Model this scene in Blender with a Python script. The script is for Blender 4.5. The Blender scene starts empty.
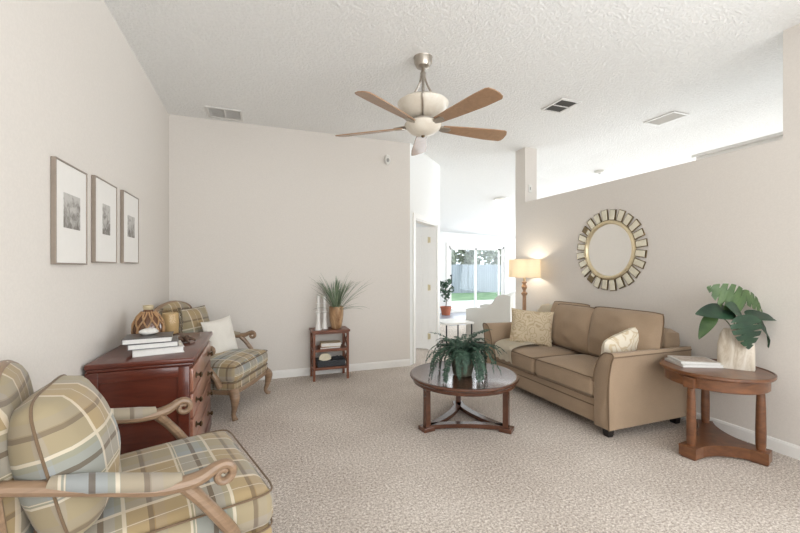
import bpy, bmesh, math, random
from mathutils import Vector, Matrix, noise

random.seed(7)
C = bpy.context.scene.collection
SC = bpy.context.scene
R = math.radians
PI = math.pi

# ------------------------------------------------------------------ camera
cam_d = bpy.data.cameras.new('camera')
cam = bpy.data.objects.new('camera', cam_d)
C.objects.link(cam)
cam.location = (0, 0, 1.34)
cam.rotation_euler = (R(90), 0, R(-20.3))
cam_d.sensor_width = 36
cam_d.lens = 387 / 800 * 36
cam_d.shift_y = 1.5 / 800
cam_d.clip_start = 0.02
SC.camera = cam

# ------------------------------------------------------------------ world, daylight, exposure
SC.view_settings.view_transform = 'Standard'
SC.view_settings.look = 'None'
SC.view_settings.gamma = 1
SC.view_settings.use_curve_mapping = False
SC.view_settings.exposure = 0.0
w = bpy.data.worlds.new('sky')
SC.world = w
w.use_nodes = True
wn = w.node_tree.nodes
wn['Background'].inputs[0].default_value = (0.90, 0.96, 1.0, 1)
wn['Background'].inputs[1].default_value = 2.2


def area(name, loc, rot, sx, sy, power, col=(1, 1, 1)):
    d = bpy.data.lights.new(name, 'AREA')
    d.shape = 'RECTANGLE'
    d.size = sx
    d.size_y = sy
    d.energy = power
    d.color = col
    o = bpy.data.objects.new(name, d)
    C.objects.link(o)
    o.location = loc
    o.rotation_euler = rot
    return o


# daylight at the family windows and sliding door; the other lamps are added fill
area('rear_fill', (1.5, -2.15, 1.55), (R(112), 0, 0), 4.0, 2.3, 90, (0.97, 0.985, 1.0))  # added fill at an unseen rear opening, brightens the whole room
area('kitchen_fill', (8.9, 2.2, 1.6), (R(105), 0, R(90)), 3.4, 2.3, 125, (0.9, 0.955, 1.0))  # added fill behind the half wall, lifts the ceiling there
area('family_window_daylight', (8.9, 7.2, 1.5), (R(98), 0, R(90)), 4.4, 2.3, 165, (0.88, 0.95, 1.0))
area('sliding_door_daylight', (6.35, 10.1, 1.1), (R(-90), 0, 0), 1.9, 1.9, 32, (0.94, 0.97, 1.0))


area('side_fill', (3.5, -0.7, 1.55), (R(102), 0, R(90)), 2.2, 2.1, 82, (0.93, 0.97, 1.0))  # added fill to brighten the left wall, no window known here

# ------------------------------------------------------------------ materials
def mat(name):
    m = bpy.data.materials.new(name)
    m.use_nodes = True
    nt = m.node_tree
    return m, nt, nt.nodes['Principled BSDF']


def N(nt, t, **kw):
    n = nt.nodes.new(t)
    for k, v in kw.items():
        setattr(n, k, v)
    return n


def srgb(r, g, b):
    def f(c):
        c /= 255
        return c / 12.92 if c <= 0.04045 else ((c + 0.055) / 1.055) ** 2.4
    return (f(r), f(g), f(b), 1)


def ramp(nt, fac, stops, interp='LINEAR'):
    n = N(nt, 'ShaderNodeValToRGB')
    cr = n.color_ramp
    cr.interpolation = interp
    while len(cr.elements) < len(stops):
        cr.elements.new(0.5)
    for e, (p, c) in zip(cr.elements, stops):
        e.position = p
        e.color = c
    nt.links.new(fac, n.inputs[0])
    return n.outputs[0]


def bump(nt, b, height, strength, dist=0.01):
    n = N(nt, 'ShaderNodeBump')
    n.inputs['Strength'].default_value = strength
    n.inputs['Distance'].default_value = dist
    nt.links.new(height, n.inputs['Height'])
    nt.links.new(n.outputs[0], b.inputs['Normal'])


def coords(nt, kind='Object', scale=(1, 1, 1)):
    tc = N(nt, 'ShaderNodeTexCoord')
    mp = N(nt, 'ShaderNodeMapping')
    mp.inputs['Scale'].default_value = scale
    nt.links.new(tc.outputs[kind], mp.inputs[0])
    return mp.outputs[0]


def noise_tex(nt, vec, scale, detail=3, rough=0.5, dist=0):
    n = N(nt, 'ShaderNodeTexNoise')
    n.inputs['Scale'].default_value = scale
    n.inputs['Detail'].default_value = detail
    n.inputs['Roughness'].default_value = rough
    n.inputs['Distortion'].default_value = dist
    nt.links.new(vec, n.inputs['Vector'])
    return n.outputs[0]


def plain(name, col, rough=0.6, metal=0.0, noise_amt=0.05, nscale=30, bump_s=0.0, bscale=200, spec=0.5, coat=0):
    m, nt, b = mat(name)
    v = coords(nt)
    f = noise_tex(nt, v, nscale, 4)
    lo = tuple(max(0, c * (1 - noise_amt)) for c in col[:3]) + (1,)
    hi = tuple(min(1, c * (1 + noise_amt)) for c in col[:3]) + (1,)
    nt.links.new(ramp(nt, f, [(0.3, lo), (0.7, hi)]), b.inputs['Base Color'])
    b.inputs['Roughness'].default_value = rough
    b.inputs['Metallic'].default_value = metal
    b.inputs['Specular IOR Level'].default_value = spec
    b.inputs['Coat Weight'].default_value = coat
    b.inputs['Coat Roughness'].default_value = 0.12
    if bump_s:
        bump(nt, b, noise_tex(nt, v, bscale, 2), bump_s, 0.004)
    return m


def wood(name, dark, light, scale=(2, 2, 14), rough=0.35, coat=0.3, dist=1.2):
    m, nt, b = mat(name)
    v = coords(nt, 'Object', scale)
    f = noise_tex(nt, v, 2.2, 6, 0.6, dist)
    nt.links.new(ramp(nt, f, [(0.25, dark), (0.75, light)]), b.inputs['Base Color'])
    b.inputs['Roughness'].default_value = rough
    b.inputs['Coat Weight'].default_value = coat
    b.inputs['Coat Roughness'].default_value = 0.1
    return m


def fabric(name, col, amt=0.10, scale=420, bs=0.25):
    m, nt, b = mat(name)
    v = coords(nt)
    f = noise_tex(nt, v, scale, 2)
    g = noise_tex(nt, v, 6, 3)
    ad = N(nt, 'ShaderNodeMath', operation='MULTIPLY_ADD')
    nt.links.new(g, ad.inputs[0])
    ad.inputs[1].default_value = 0.35
    nt.links.new(f, ad.inputs[2])
    lo = tuple(c * (1 - amt) for c in col[:3]) + (1,)
    hi = tuple(min(1, c * (1 + amt)) for c in col[:3]) + (1,)
    nt.links.new(ramp(nt, ad.outputs[0], [(0.45, lo), (0.9, hi)]), b.inputs['Base Color'])
    b.inputs['Roughness'].default_value = 0.95
    b.inputs['Specular IOR Level'].default_value = 0.15
    b.inputs['Sheen Weight'].default_value = 0.15
    bump(nt, b, f, bs, 0.003)
    return m


def plaid(name):
    """yarn-dyed plaid: bands in both UV directions (metres), thin cream lines over them"""
    m, nt, b = mat(name)
    tc = N(nt, 'ShaderNodeTexCoord')
    sep = N(nt, 'ShaderNodeSeparateXYZ')
    nt.links.new(tc.outputs['UV'], sep.inputs[0])
    gold = srgb(164, 143, 107)
    tan = srgb(160, 141, 115)
    sage = srgb(146, 144, 126)
    blue = srgb(146, 149, 148)
    cream = srgb(220, 206, 184)
    brown = srgb(142, 116, 84)
    char = srgb(98, 92, 88)
    bandsU = [(0.0, gold), (0.20, sage), (0.26, blue), (0.42, char), (0.47, blue), (0.56, sage), (0.66, gold), (0.84, brown), (0.90, tan)]
    bandsV = [(0.0, sage), (0.22, gold), (0.45, tan), (0.5, gold), (0.72, blue), (0.88, sage)]

    def fr(out, period, off):
        a = N(nt, 'ShaderNodeMath', operation='MULTIPLY_ADD')
        nt.links.new(out, a.inputs[0])
        a.inputs[1].default_value = 1 / period
        a.inputs[2].default_value = off
        f = N(nt, 'ShaderNodeMath', operation='FRACT')
        nt.links.new(a.outputs[0], f.inputs[0])
        return f.outputs[0]
    fu = fr(sep.outputs[0], 0.33, 0.05 + 10)
    fv = fr(sep.outputs[1], 0.29, 0.55 + 10)
    A = ramp(nt, fu, bandsU, 'CONSTANT')
    B = ramp(nt, fv, bandsV, 'CONSTANT')
    mx = N(nt, 'ShaderNodeMix', data_type='RGBA')
    mx.inputs[0].default_value = 0.42
    nt.links.new(A, mx.inputs[6])
    nt.links.new(B, mx.inputs[7])
    W = (1, 1, 1, 1)
    dk = N(nt, 'ShaderNodeMix', data_type='RGBA')
    nt.links.new(ramp(nt, fu, [(0.0, (0, 0, 0, 1)), (0.42, (.62, .62, .62, 1)), (0.47, (0, 0, 0, 1)), (0.84, (.5, .5, .5, 1)), (0.89, (0, 0, 0, 1))], 'CONSTANT'), dk.inputs[0])
    nt.links.new(mx.outputs[2], dk.inputs[6])
    dk.inputs[7].default_value = srgb(98, 84, 70)
    K = (0, 0, 0, 1)
    mu = ramp(nt, fu, [(0.0, K), (0.20, W), (0.225, K), (0.245, W), (0.255, K), (0.62, W), (0.655, K)], 'CONSTANT')
    mv = ramp(nt, fv, [(0.0, K), (0.20, W), (0.245, K), (0.47, W), (0.482, K), (0.69, W), (0.735, K)], 'CONSTANT')
    mxm = N(nt, 'ShaderNodeMath', operation='MAXIMUM')
    nt.links.new(mu, mxm.inputs[0])
    nt.links.new(mv, mxm.inputs[1])
    ml = N(nt, 'ShaderNodeMath', operation='MULTIPLY')
    nt.links.new(mxm.outputs[0], ml.inputs[0])
    ml.inputs[1].default_value = 0.66
    m2 = N(nt, 'ShaderNodeMix', data_type='RGBA')
    nt.links.new(ml.outputs[0], m2.inputs[0])
    nt.links.new(dk.outputs[2], m2.inputs[6])
    m2.inputs[7].default_value = cream
    nt.links.new(m2.outputs[2], b.inputs['Base Color'])
    b.inputs['Roughness'].default_value = 0.75
    b.inputs['Specular IOR Level'].default_value = 0.25
    b.inputs['Sheen Weight'].default_value = 0.2
    v = coords(nt)
    bump(nt, b, noise_tex(nt, v, 500, 2), 0.2, 0.002)
    return m


def floral(name, base, line, scale=9, thr=0.04):
    m, nt, b = mat(name)
    tc = N(nt, 'ShaderNodeTexCoord')
    ns = N(nt, 'ShaderNodeTexNoise')
    ns.inputs['Scale'].default_value = 7
    nt.links.new(tc.outputs['UV'], ns.inputs['Vector'])
    mxv = N(nt, 'ShaderNodeMix', data_type='RGBA')
    mxv.inputs[0].default_value = 0.12
    nt.links.new(tc.outputs['UV'], mxv.inputs[6])
    nt.links.new(ns.outputs['Color'], mxv.inputs[7])
    vo = N(nt, 'ShaderNodeTexVoronoi', feature='F1')
    vo.inputs['Scale'].default_value = scale
    nt.links.new(mxv.outputs[2], vo.inputs['Vector'])
    wv = N(nt, 'ShaderNodeMath', operation='MULTIPLY')
    nt.links.new(vo.outputs['Distance'], wv.inputs[0])
    wv.inputs[1].default_value = 22
    sn = N(nt, 'ShaderNodeMath', operation='SINE')
    nt.links.new(wv.outputs[0], sn.inputs[0])
    nt.links.new(ramp(nt, sn.outputs[0], [(0.3, base), (0.75, line)]), b.inputs['Base Color'])
    b.inputs['Roughness'].default_value = 0.9
    b.inputs['Specular IOR Level'].default_value = 0.15
    return m


def carpet(name):
    m, nt, b = mat(name)
    v = coords(nt)
    f = noise_tex(nt, v, 70, 4, 0.85)
    g = noise_tex(nt, v, 230, 2, 0.6)
    h = noise_tex(nt, v, 1.6, 2)
    a = N(nt, 'ShaderNodeMath', operation='MULTIPLY_ADD')
    nt.links.new(g, a.inputs[0])
    a.inputs[1].default_value = 0.5
    nt.links.new(f, a.inputs[2])
    a2 = N(nt, 'ShaderNodeMath', operation='MULTIPLY_ADD')
    nt.links.new(h, a2.inputs[0])
    a2.inputs[1].default_value = 0.12
    nt.links.new(a.outputs[0], a2.inputs[2])
    nt.links.new(ramp(nt, a2.outputs[0], [(0.62, srgb(122, 111, 102)), (0.82, srgb(202, 190, 179)), (0.96, srgb(246, 240, 233))]), b.inputs['Base Color'])
    b.inputs['Roughness'].default_value = 1
    b.inputs['Specular IOR Level'].default_value = 0.05
    bump(nt, b, a.outputs[0], 0.45, 0.012)
    return m


def textured_paint(name, col, scale, strength, rough=0.9):
    m, nt, b = mat(name)
    v = coords(nt)
    f = noise_tex(nt, v, scale, 3, 0.6)
    r = ramp(nt, f, [(0.42, (0, 0, 0, 1)), (0.6, (1, 1, 1, 1))])
    lo = tuple(c * 0.97 for c in col[:3]) + (1,)
    nt.links.new(ramp(nt, r, [(0, lo), (1, col)]), b.inputs['Base Color'])
    b.inputs['Roughness'].default_value = rough
    b.inputs['Specular IOR Level'].default_value = 0.2
    bump(nt, b, r, strength, 0.006)
    return m


def emission(name, col, strength):
    m, nt, b = mat(name)
    b.inputs['Base Color'].default_value = col
    b.inputs['Emission Color'].default_value = col
    b.inputs['Emission Strength'].default_value = strength
    b.inputs['Roughness'].default_value = 0.5
    return m


def glass(name, col=(1, 1, 1, 1), rough=0.0, thin=True, alpha_mix=0.85):
    m, nt, b = mat(name)
    out = nt.nodes['Material Output']
    tr = N(nt, 'ShaderNodeBsdfTransparent')
    tr.inputs[0].default_value = col
    gl = N(nt, 'ShaderNodeBsdfGlossy')
    gl.inputs['Roughness'].default_value = rough
    mx = N(nt, 'ShaderNodeMixShader')
    fz = N(nt, 'ShaderNodeFresnel')
    fz.inputs[0].default_value = 1.45
    sc = N(nt, 'ShaderNodeMath', operation='MULTIPLY')
    nt.links.new(fz.outputs[0], sc.inputs[0])
    sc.inputs[1].default_value = alpha_mix
    nt.links.new(sc.outputs[0], mx.inputs[0])
    nt.links.new(tr.outputs[0], mx.inputs[1])
    nt.links.new(gl.outputs[0], mx.inputs[2])
    nt.links.new(mx.outputs[0], out.inputs[0])
    return m


def stone(name, c1, c2, c3, scale=8, rough=0.4, vscale=(1, 1, 1)):
    m, nt, b = mat(name)
    v = coords(nt, 'Object', vscale)
    f = noise_tex(nt, v, scale, 6, 0.65, 1.5)
    nt.links.new(ramp(nt, f, [(0.3, c1), (0.5, c2), (0.72, c3)]), b.inputs['Base Color'])
    b.inputs['Roughness'].default_value = rough
    return m


def leafy(name, c1, c2, rough=0.45, scale=12):
    m, nt, b = mat(name)
    v = coords(nt)
    f = noise_tex(nt, v, scale, 3)
    nt.links.new(ramp(nt, f, [(0.3, c1), (0.7, c2)]), b.inputs['Base Color'])
    b.inputs['Roughness'].default_value = rough
    return m


M = {}
M['wall'] = textured_paint('greige_wall_paint', srgb(226, 220, 213), 90, 0.05)
M['white_wall'] = textured_paint('white_wall_paint', srgb(238, 238, 236), 90, 0.05)
M['ceiling'] = textured_paint('knockdown_ceiling', srgb(246, 246, 244), 52, 0.65)
M['trim'] = plain('white_trim_paint', srgb(238, 236, 232), 0.45, noise_amt=0.01)
M['carpet'] = carpet('beige_carpet')
M['tile'] = plain('pale_tile', srgb(146, 150, 162), 0.3, noise_amt=0.05, nscale=3)
M['plaid'] = plaid('plaid_upholstery')
M['pale_wood'] = wood('pale_carved_wood', srgb(120, 96, 74), srgb(158, 130, 104), rough=0.4, coat=0.2)
M['cherry'] = wood('cherry_wood', srgb(72, 28, 17), srgb(104, 46, 29), rough=0.35, coat=0.4)
M['cherry_front_lit'] = wood('cherry_drawer_lit', srgb(136, 88, 70), srgb(166, 116, 94), (3, 3, 9), 0.3, 0.6)  # cherry made lighter: grazing reflection on the drawers painted into the colour
M['mahogany'] = wood('mahogany_wood', srgb(66, 40, 29), srgb(98, 61, 43), (3, 3, 6), 0.26, 0.3)
M['walnut'] = wood('walnut_wood', srgb(80, 48, 31), srgb(130, 84, 52), (3, 3, 8), 0.32, 0.3)
M['shelfwood'] = wood('shelf_wood', srgb(94, 50, 32), srgb(132, 78, 50), (4, 4, 10), 0.4, 0.2)
M['lampwood'] = wood('turned_lamp_wood', srgb(156, 118, 90), srgb(192, 154, 122), (4, 4, 10), 0.5, 0.1)
M['blade'] = wood('fan_blade_wood', srgb(150, 116, 86), srgb(174, 138, 106), (8, 8, 8), 0.35, 0.3)
M['brass'] = plain('dark_bronze', srgb(92, 76, 56), 0.35, 0.9, 0.1)
M['hinge'] = plain('brass_hinge', srgb(214, 202, 168), 0.4, 0.5, 0.05)
M['nickel'] = plain('brushed_nickel', srgb(176, 168, 158), 0.32, 0.95, 0.05)
M['alabaster'] = stone('alabaster_glass', srgb(216, 206, 190), srgb(226, 218, 204), srgb(234, 228, 216), 6, 0.3)
M['sofa'] = fabric('tan_sofa_fabric', srgb(162, 140, 117), 0.14)
M['piping'] = fabric('dark_piping', srgb(118, 98, 78))
M['foot'] = plain('black_foot', srgb(22, 18, 17), 0.45)
M['white_fabric'] = fabric('white_fabric', srgb(226, 221, 212), 0.05)
M['slipcover'] = fabric('white_slipcover', srgb(226, 224, 218), 0.03)
M['cream'] = fabric('cream_throw', srgb(236, 226, 206), 0.06, 160, 0.4)
M['floral'] = floral('beige_floral_fabric', srgb(204, 188, 161), srgb(182, 163, 135), 14)
M['floral_light'] = floral('cream_floral_fabric', srgb(226, 216, 198), srgb(206, 188, 158), 9)
m_, nt_, b_ = mat('linen_shade')
_d = N(nt_, 'ShaderNodeBsdfDiffuse')
_t = N(nt_, 'ShaderNodeBsdfTranslucent')
_m = N(nt_, 'ShaderNodeMixShader')
_d.inputs[0].default_value = srgb(226, 216, 198)
_t.inputs[0].default_value = srgb(226, 216, 200)
_m.inputs[0].default_value = 0.32
nt_.links.new(_d.outputs[0], _m.inputs[1])
nt_.links.new(_t.outputs[0], _m.inputs[2])
nt_.links.new(_m.outputs[0], nt_.nodes['Material Output'].inputs[0])
M['shade'] = m_
M['paper'] = plain('white_pages', srgb(226, 224, 220), 0.8, noise_amt=0.03, nscale=80)
M['cover_dark'] = plain('dark_book_cover', srgb(70, 66, 66), 0.35)
M['cover_grey'] = plain('grey_book_cover', srgb(108, 108, 112), 0.4)
M['cover_white'] = plain('white_book_cover', srgb(214, 212, 208), 0.35)
M['cover_cream'] = plain('cream_book_cover', srgb(206, 186, 152), 0.5)
M['cover_brown'] = plain('brown_book_cover', srgb(122, 72, 42), 0.5)
M['mirror'] = plain('mirror_silver', (0.92, 0.92, 0.90, 1), 0.02, 1.0, 0.0)
M['bevel_mirror'] = plain('antiqued_mirror', srgb(232, 226, 206), 0.25, 0.25, 0.08, 20)
M['gold'] = plain('champagne_gold', srgb(214, 198, 164), 0.35, 0.45, 0.08)
M['dark_gold'] = plain('dark_gold_edge', srgb(120, 104, 76), 0.4, 0.6, 0.1)
M['frame'] = plain('taupe_frame', srgb(150, 138, 126), 0.4, 0.3)
M['matboard'] = plain('white_matboard', srgb(236, 233, 228), 0.85, noise_amt=0.01)
M['vent'] = plain('vent_white_metal', srgb(222, 220, 216), 0.5, noise_amt=0.01)
M['vent_slat'] = plain('vent_grey_slat', srgb(150, 150, 146), 0.5, noise_amt=0.02)
M['vent_dark'] = plain('vent_dark_slat', srgb(98, 98, 96), 0.55)
M['vent_cavity'] = plain('vent_cavity', srgb(34, 34, 34), 0.9)
M['plastic'] = plain('white_plastic', srgb(224, 222, 216), 0.4, noise_amt=0.01)
M['fern'] = leafy('fern_green', srgb(24, 46, 38), srgb(72, 102, 82), 0.6, 45)
M['yucca'] = leafy('grass_leaf_green', srgb(88, 108, 86), srgb(146, 162, 134), 0.5)
M['monstera'] = leafy('monstera_green', srgb(22, 46, 36), srgb(50, 78, 56), 0.35, 9)
M['monstera_light'] = leafy('monstera_light_green', srgb(56, 82, 48), srgb(94, 118, 72), 0.35, 9)
M['stem'] = plain('plant_stem', srgb(96, 110, 70), 0.5)
M['tree_leaf'] = leafy('indoor_tree_leaf', srgb(40, 66, 48), srgb(86, 112, 88), 0.5)
M['bark'] = plain('brown_bark', srgb(92, 76, 60), 0.9, noise_amt=0.25)
M['terracotta'] = plain('terracotta', srgb(176, 104, 78), 0.8)
M['bark_pot'] = stone('mossy_grey_pot', srgb(64, 66, 56), srgb(96, 96, 82), srgb(130, 126, 108), 14, 0.9)
M['gold_pot'] = stone('bronze_mottled_pot', srgb(120, 84, 56), srgb(176, 140, 104), srgb(214, 190, 156), 7, 0.3, (1, 1, 0.5))
M['onyx'] = stone('banded_stone', srgb(178, 160, 134), srgb(216, 206, 190), srgb(236, 230, 220), 5, 0.5, (3, 3, 0.6))
M['amber'] = None
M['rope'] = plain('amber_strand', srgb(172, 134, 96), 0.4, noise_amt=0.25)
M['brown_glass'] = plain('brown_glass', srgb(96, 62, 40), 0.15, noise_amt=0.15, coat=0.5)
M['clear_amber'] = glass('amber_tinted_glass', (0.92, 0.86, 0.75, 1), 0.02)
M['candle'] = plain('tan_candle', srgb(208, 188, 156), 0.6)
M['shell'] = stone('white_stone', srgb(208, 200, 192), srgb(226, 222, 216), srgb(238, 236, 232), 9, 0.5)
M['driftwood'] = plain('dark_driftwood', srgb(84, 62, 48), 0.7, noise_amt=0.3)
M['ceramic'] = plain('white_ceramic', srgb(232, 230, 226), 0.35, noise_amt=0.02)
M['coral'] = plain('cream_coral', srgb(226, 216, 190), 0.7, noise_amt=0.06)
M['basket'] = plain('dark_woven', srgb(62, 64, 68), 0.85, noise_amt=0.3, nscale=90, bump_s=0.6, bscale=120)
M['pane'] = glass('window_pane', (0.97, 0.99, 1.0, 1), 0.0, alpha_mix=0.6)
M['fence'] = wood('weathered_fence', srgb(132, 138, 150), srgb(190, 195, 206), (3.2, 1, 0.12), 0.9, 0, 0.1)
M['grass'] = leafy('lawn_green', srgb(92, 128, 92), srgb(140, 168, 128), 0.95, 3)
M['patio'] = plain('pale_concrete', srgb(226, 224, 222), 0.9)
M['leaf_far'] = leafy('garden_tree_green', srgb(96, 108, 88), srgb(172, 178, 156), 0.9, 2)
M['lit'] = emission('lit_ceiling_dome', srgb(255, 246, 226), 2.2)
M['black_metal'] = plain('dark_metal', srgb(52, 52, 56), 0.45, 0.5)


def print_mat(name, seed):
    m, nt, b = mat(name)
    tc = N(nt, 'ShaderNodeTexCoord')
    mp = N(nt, 'ShaderNodeMapping')
    mp.inputs['Location'].default_value = (seed * 3.1, seed * 1.7, 0)
    nt.links.new(tc.outputs['UV'], mp.inputs[0])
    f = noise_tex(nt, mp.outputs[0], 22, 5, 0.6, 0.8)
    sp = N(nt, 'ShaderNodeSeparateXYZ')
    nt.links.new(tc.outputs['UV'], sp.inputs[0])
    a = N(nt, 'ShaderNodeMath', operation='MULTIPLY_ADD')
    nt.links.new(sp.outputs[1], a.inputs[0])
    a.inputs[1].default_value = 1.6
    nt.links.new(f, a.inputs[2])
    nt.links.new(ramp(nt, a.outputs[0], [(0.40, srgb(92, 86, 80)), (0.62, srgb(136, 131, 125)), (0.85, srgb(196, 193, 188))]), b.inputs['Base Color'])
    b.inputs['Roughness'].default_value = 0.6
    return m


# ------------------------------------------------------------------ mesh helpers
def link(name, bm, m, parent=None, smooth=True, loc=None, rot=None, uv=None, sharp=35):
    bmesh.ops.recalc_face_normals(bm, faces=bm.faces)
    if uv:
        lay = bm.loops.layers.uv.new('UVMap')
        for f in bm.faces:
            for l in f.loops:
                l[lay].uv = uv(l.vert.co, f.normal)
    if smooth:
        for f in bm.faces:
            f.smooth = True
        lim = R(sharp)
        for e in bm.edges:
            if len(e.link_faces) == 2 and e.calc_face_angle(0) > lim:
                e.smooth = False
    me = bpy.data.meshes.new(name)
    bm.to_mesh(me)
    bm.free()
    o = bpy.data.objects.new(name, me)
    C.objects.link(o)
    if isinstance(m, (list, tuple)):
        for x in m:
            me.materials.append(x)
    else:
        me.materials.append(m)
    if parent:
        o.parent = parent
    if loc is not None:
        o.location = loc
    if rot is not None:
        o.rotation_euler = rot
    return o


def tag(o, label, cat, group=None):
    o['label'] = label
    o['category'] = cat
    if group:
        o['group'] = group
    return o


def thing(name, label, cat, loc=(0, 0, 0), rz=0, group=None):
    o = bpy.data.objects.new(name, None)
    o.empty_display_size = 0.1
    C.objects.link(o)
    o.location = loc
    o.rotation_euler = (0, 0, rz)
    return tag(o, label, cat, group)


def struct(name, bm, m, parent=None, smooth=False, **kw):
    o = link(name, bm, m, parent, smooth, **kw)
    if not parent:
        o['kind'] = 'structure'
    return o


def copy_tree(o, parent=None):
    c = o.copy()
    C.objects.link(c)
    if parent:
        c.parent = parent
    for ch in list(o.children):
        copy_tree(ch, c)
    return c


def BM():
    return bmesh.new()


def box(bm, lo, hi, bev=0, seg=2, mtx=None, mi=0):
    r = bmesh.ops.create_cube(bm, size=1)
    vs = r['verts']
    c = [(a + b) / 2 for a, b in zip(lo, hi)]
    s = [b - a for a, b in zip(lo, hi)]
    for v in vs:
        v.co = Vector((c[0] + v.co.x * s[0], c[1] + v.co.y * s[1], c[2] + v.co.z * s[2]))
    fs = set(f for v in vs for f in v.link_faces)
    if bev:
        es = list(set(e for v in vs for e in v.link_edges))
        r2 = bmesh.ops.bevel(bm, geom=es, offset=bev, segments=seg, affect='EDGES', profile=0.5)
        vs = list(set(v for f in r2['faces'] for v in f.verts) | set(v for v in vs if v.is_valid))
        fs = set(f for v in vs for f in v.link_faces)
    if mi:
        for f in fs:
            f.material_index = mi
    if mtx is not None:
        bmesh.ops.transform(bm, matrix=mtx, verts=vs)
    return vs


def lathe(bm, prof, center=(0, 0, 0), seg=32, cap=True, sy=1.0):
    rings = []
    for r, z in prof:
        ring = []
        for i in range(seg):
            a = 2 * PI * i / seg
            ring.append(bm.verts.new((center[0] + r * math.cos(a), center[1] + r * sy * math.sin(a), center[2] + z)))
        rings.append(ring)
    for a, b in zip(rings, rings[1:]):
        for i in range(seg):
            bm.faces.new((a[i], a[(i + 1) % seg], b[(i + 1) % seg], b[i]))
    if cap:
        bm.faces.new(rings[0][::-1])
        bm.faces.new(rings[-1])
    return rings


def tube(bm, pts, rad, seg=10, cap=True, flat=1.0, up=Vector((0, 0, 1)), closed=False):
    """swept section; rad is a number or list; flat squeezes the binormal direction"""
    pts = [Vector(p) for p in pts]
    n = len(pts)
    rads = rad if isinstance(rad, (list, tuple)) else [rad] * n
    rings = []
    prev = None
    for i, p in enumerate(pts):
        if closed:
            t = (pts[(i + 1) % n] - pts[i - 1]).normalized()
        else:
            t = (pts[min(i + 1, n - 1)] - pts[max(i - 1, 0)]).normalized()
        if prev is None:
            ref = up if abs(t.dot(up)) < 0.95 else Vector((1, 0, 0))
            nrm = (ref - t * ref.dot(t)).normalized()
        else:
            nrm = (prev - t * prev.dot(t)).normalized()
        prev = nrm
        bi = t.cross(nrm)
        ring = []
        for k in range(seg):
            a = 2 * PI * (k + 0.5) / seg
            ring.append(bm.verts.new(p + nrm * (math.cos(a) * rads[i]) + bi * (math.sin(a) * rads[i] * flat)))
        rings.append(ring)
    prs = list(zip(rings, rings[1:]))
    if closed:
        prs.append((rings[-1], rings[0]))
    for a, b in prs:
        for k in range(seg):
            bm.faces.new((a[k], a[(k + 1) % seg], b[(k + 1) % seg], b[k]))
    if cap and not closed:
        bm.faces.new(rings[0][::-1])
        bm.faces.new(rings[-1])
    return rings


def prism(bm, poly, z0, z1, bev=0, mtx=None):
    """extrude a 2D polygon (x,y) from z0 to z1"""
    a = [bm.verts.new((x, y, z0)) for x, y in poly]
    b = [bm.verts.new((x, y, z1)) for x, y in poly]
    n = len(poly)
    fs = [bm.faces.new(a[::-1]), bm.faces.new(b)]
    for i in range(n):
        fs.append(bm.faces.new((a[i], a[(i + 1) % n], b[(i + 1) % n], b[i])))
    vs = a + b
    if bev:
        es = [e for e in set(e for v in vs for e in v.link_edges) if any(f in fs[:2] for f in e.link_faces)]
        r = bmesh.ops.bevel(bm, geom=es, offset=bev, segments=3, affect='EDGES', profile=0.5)
        vs = list(set(v for v in vs if v.is_valid) | set(v for f in r['faces'] for v in f.verts))
    if mtx is not None:
        bmesh.ops.transform(bm, matrix=mtx, verts=vs)
    return vs


def smooth_path(pts, n=8):
    """Catmull-Rom through the points"""
    P = [Vector(p) for p in pts]
    P = [P[0] * 2 - P[1]] + P + [P[-1] * 2 - P[-2]]
    out = []
    for i in range(1, len(P) - 2):
        for k in range(n):
            t = k / n
            a, b, c, d = P[i - 1], P[i], P[i + 1], P[i + 2]
            out.append(0.5 * ((2 * b) + (c - a) * t + (2 * a - 5 * b + 4 * c - d) * t * t + (3 * b - a - 3 * c + d) * t ** 3))
    out.append(P[-2])
    return out


def lerp_list(vals, n):
    out = []
    for a, b in zip(vals, vals[1:]):
        for k in range(n):
            out.append(a + (b - a) * k / n)
    out.append(vals[-1])
    return out


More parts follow.
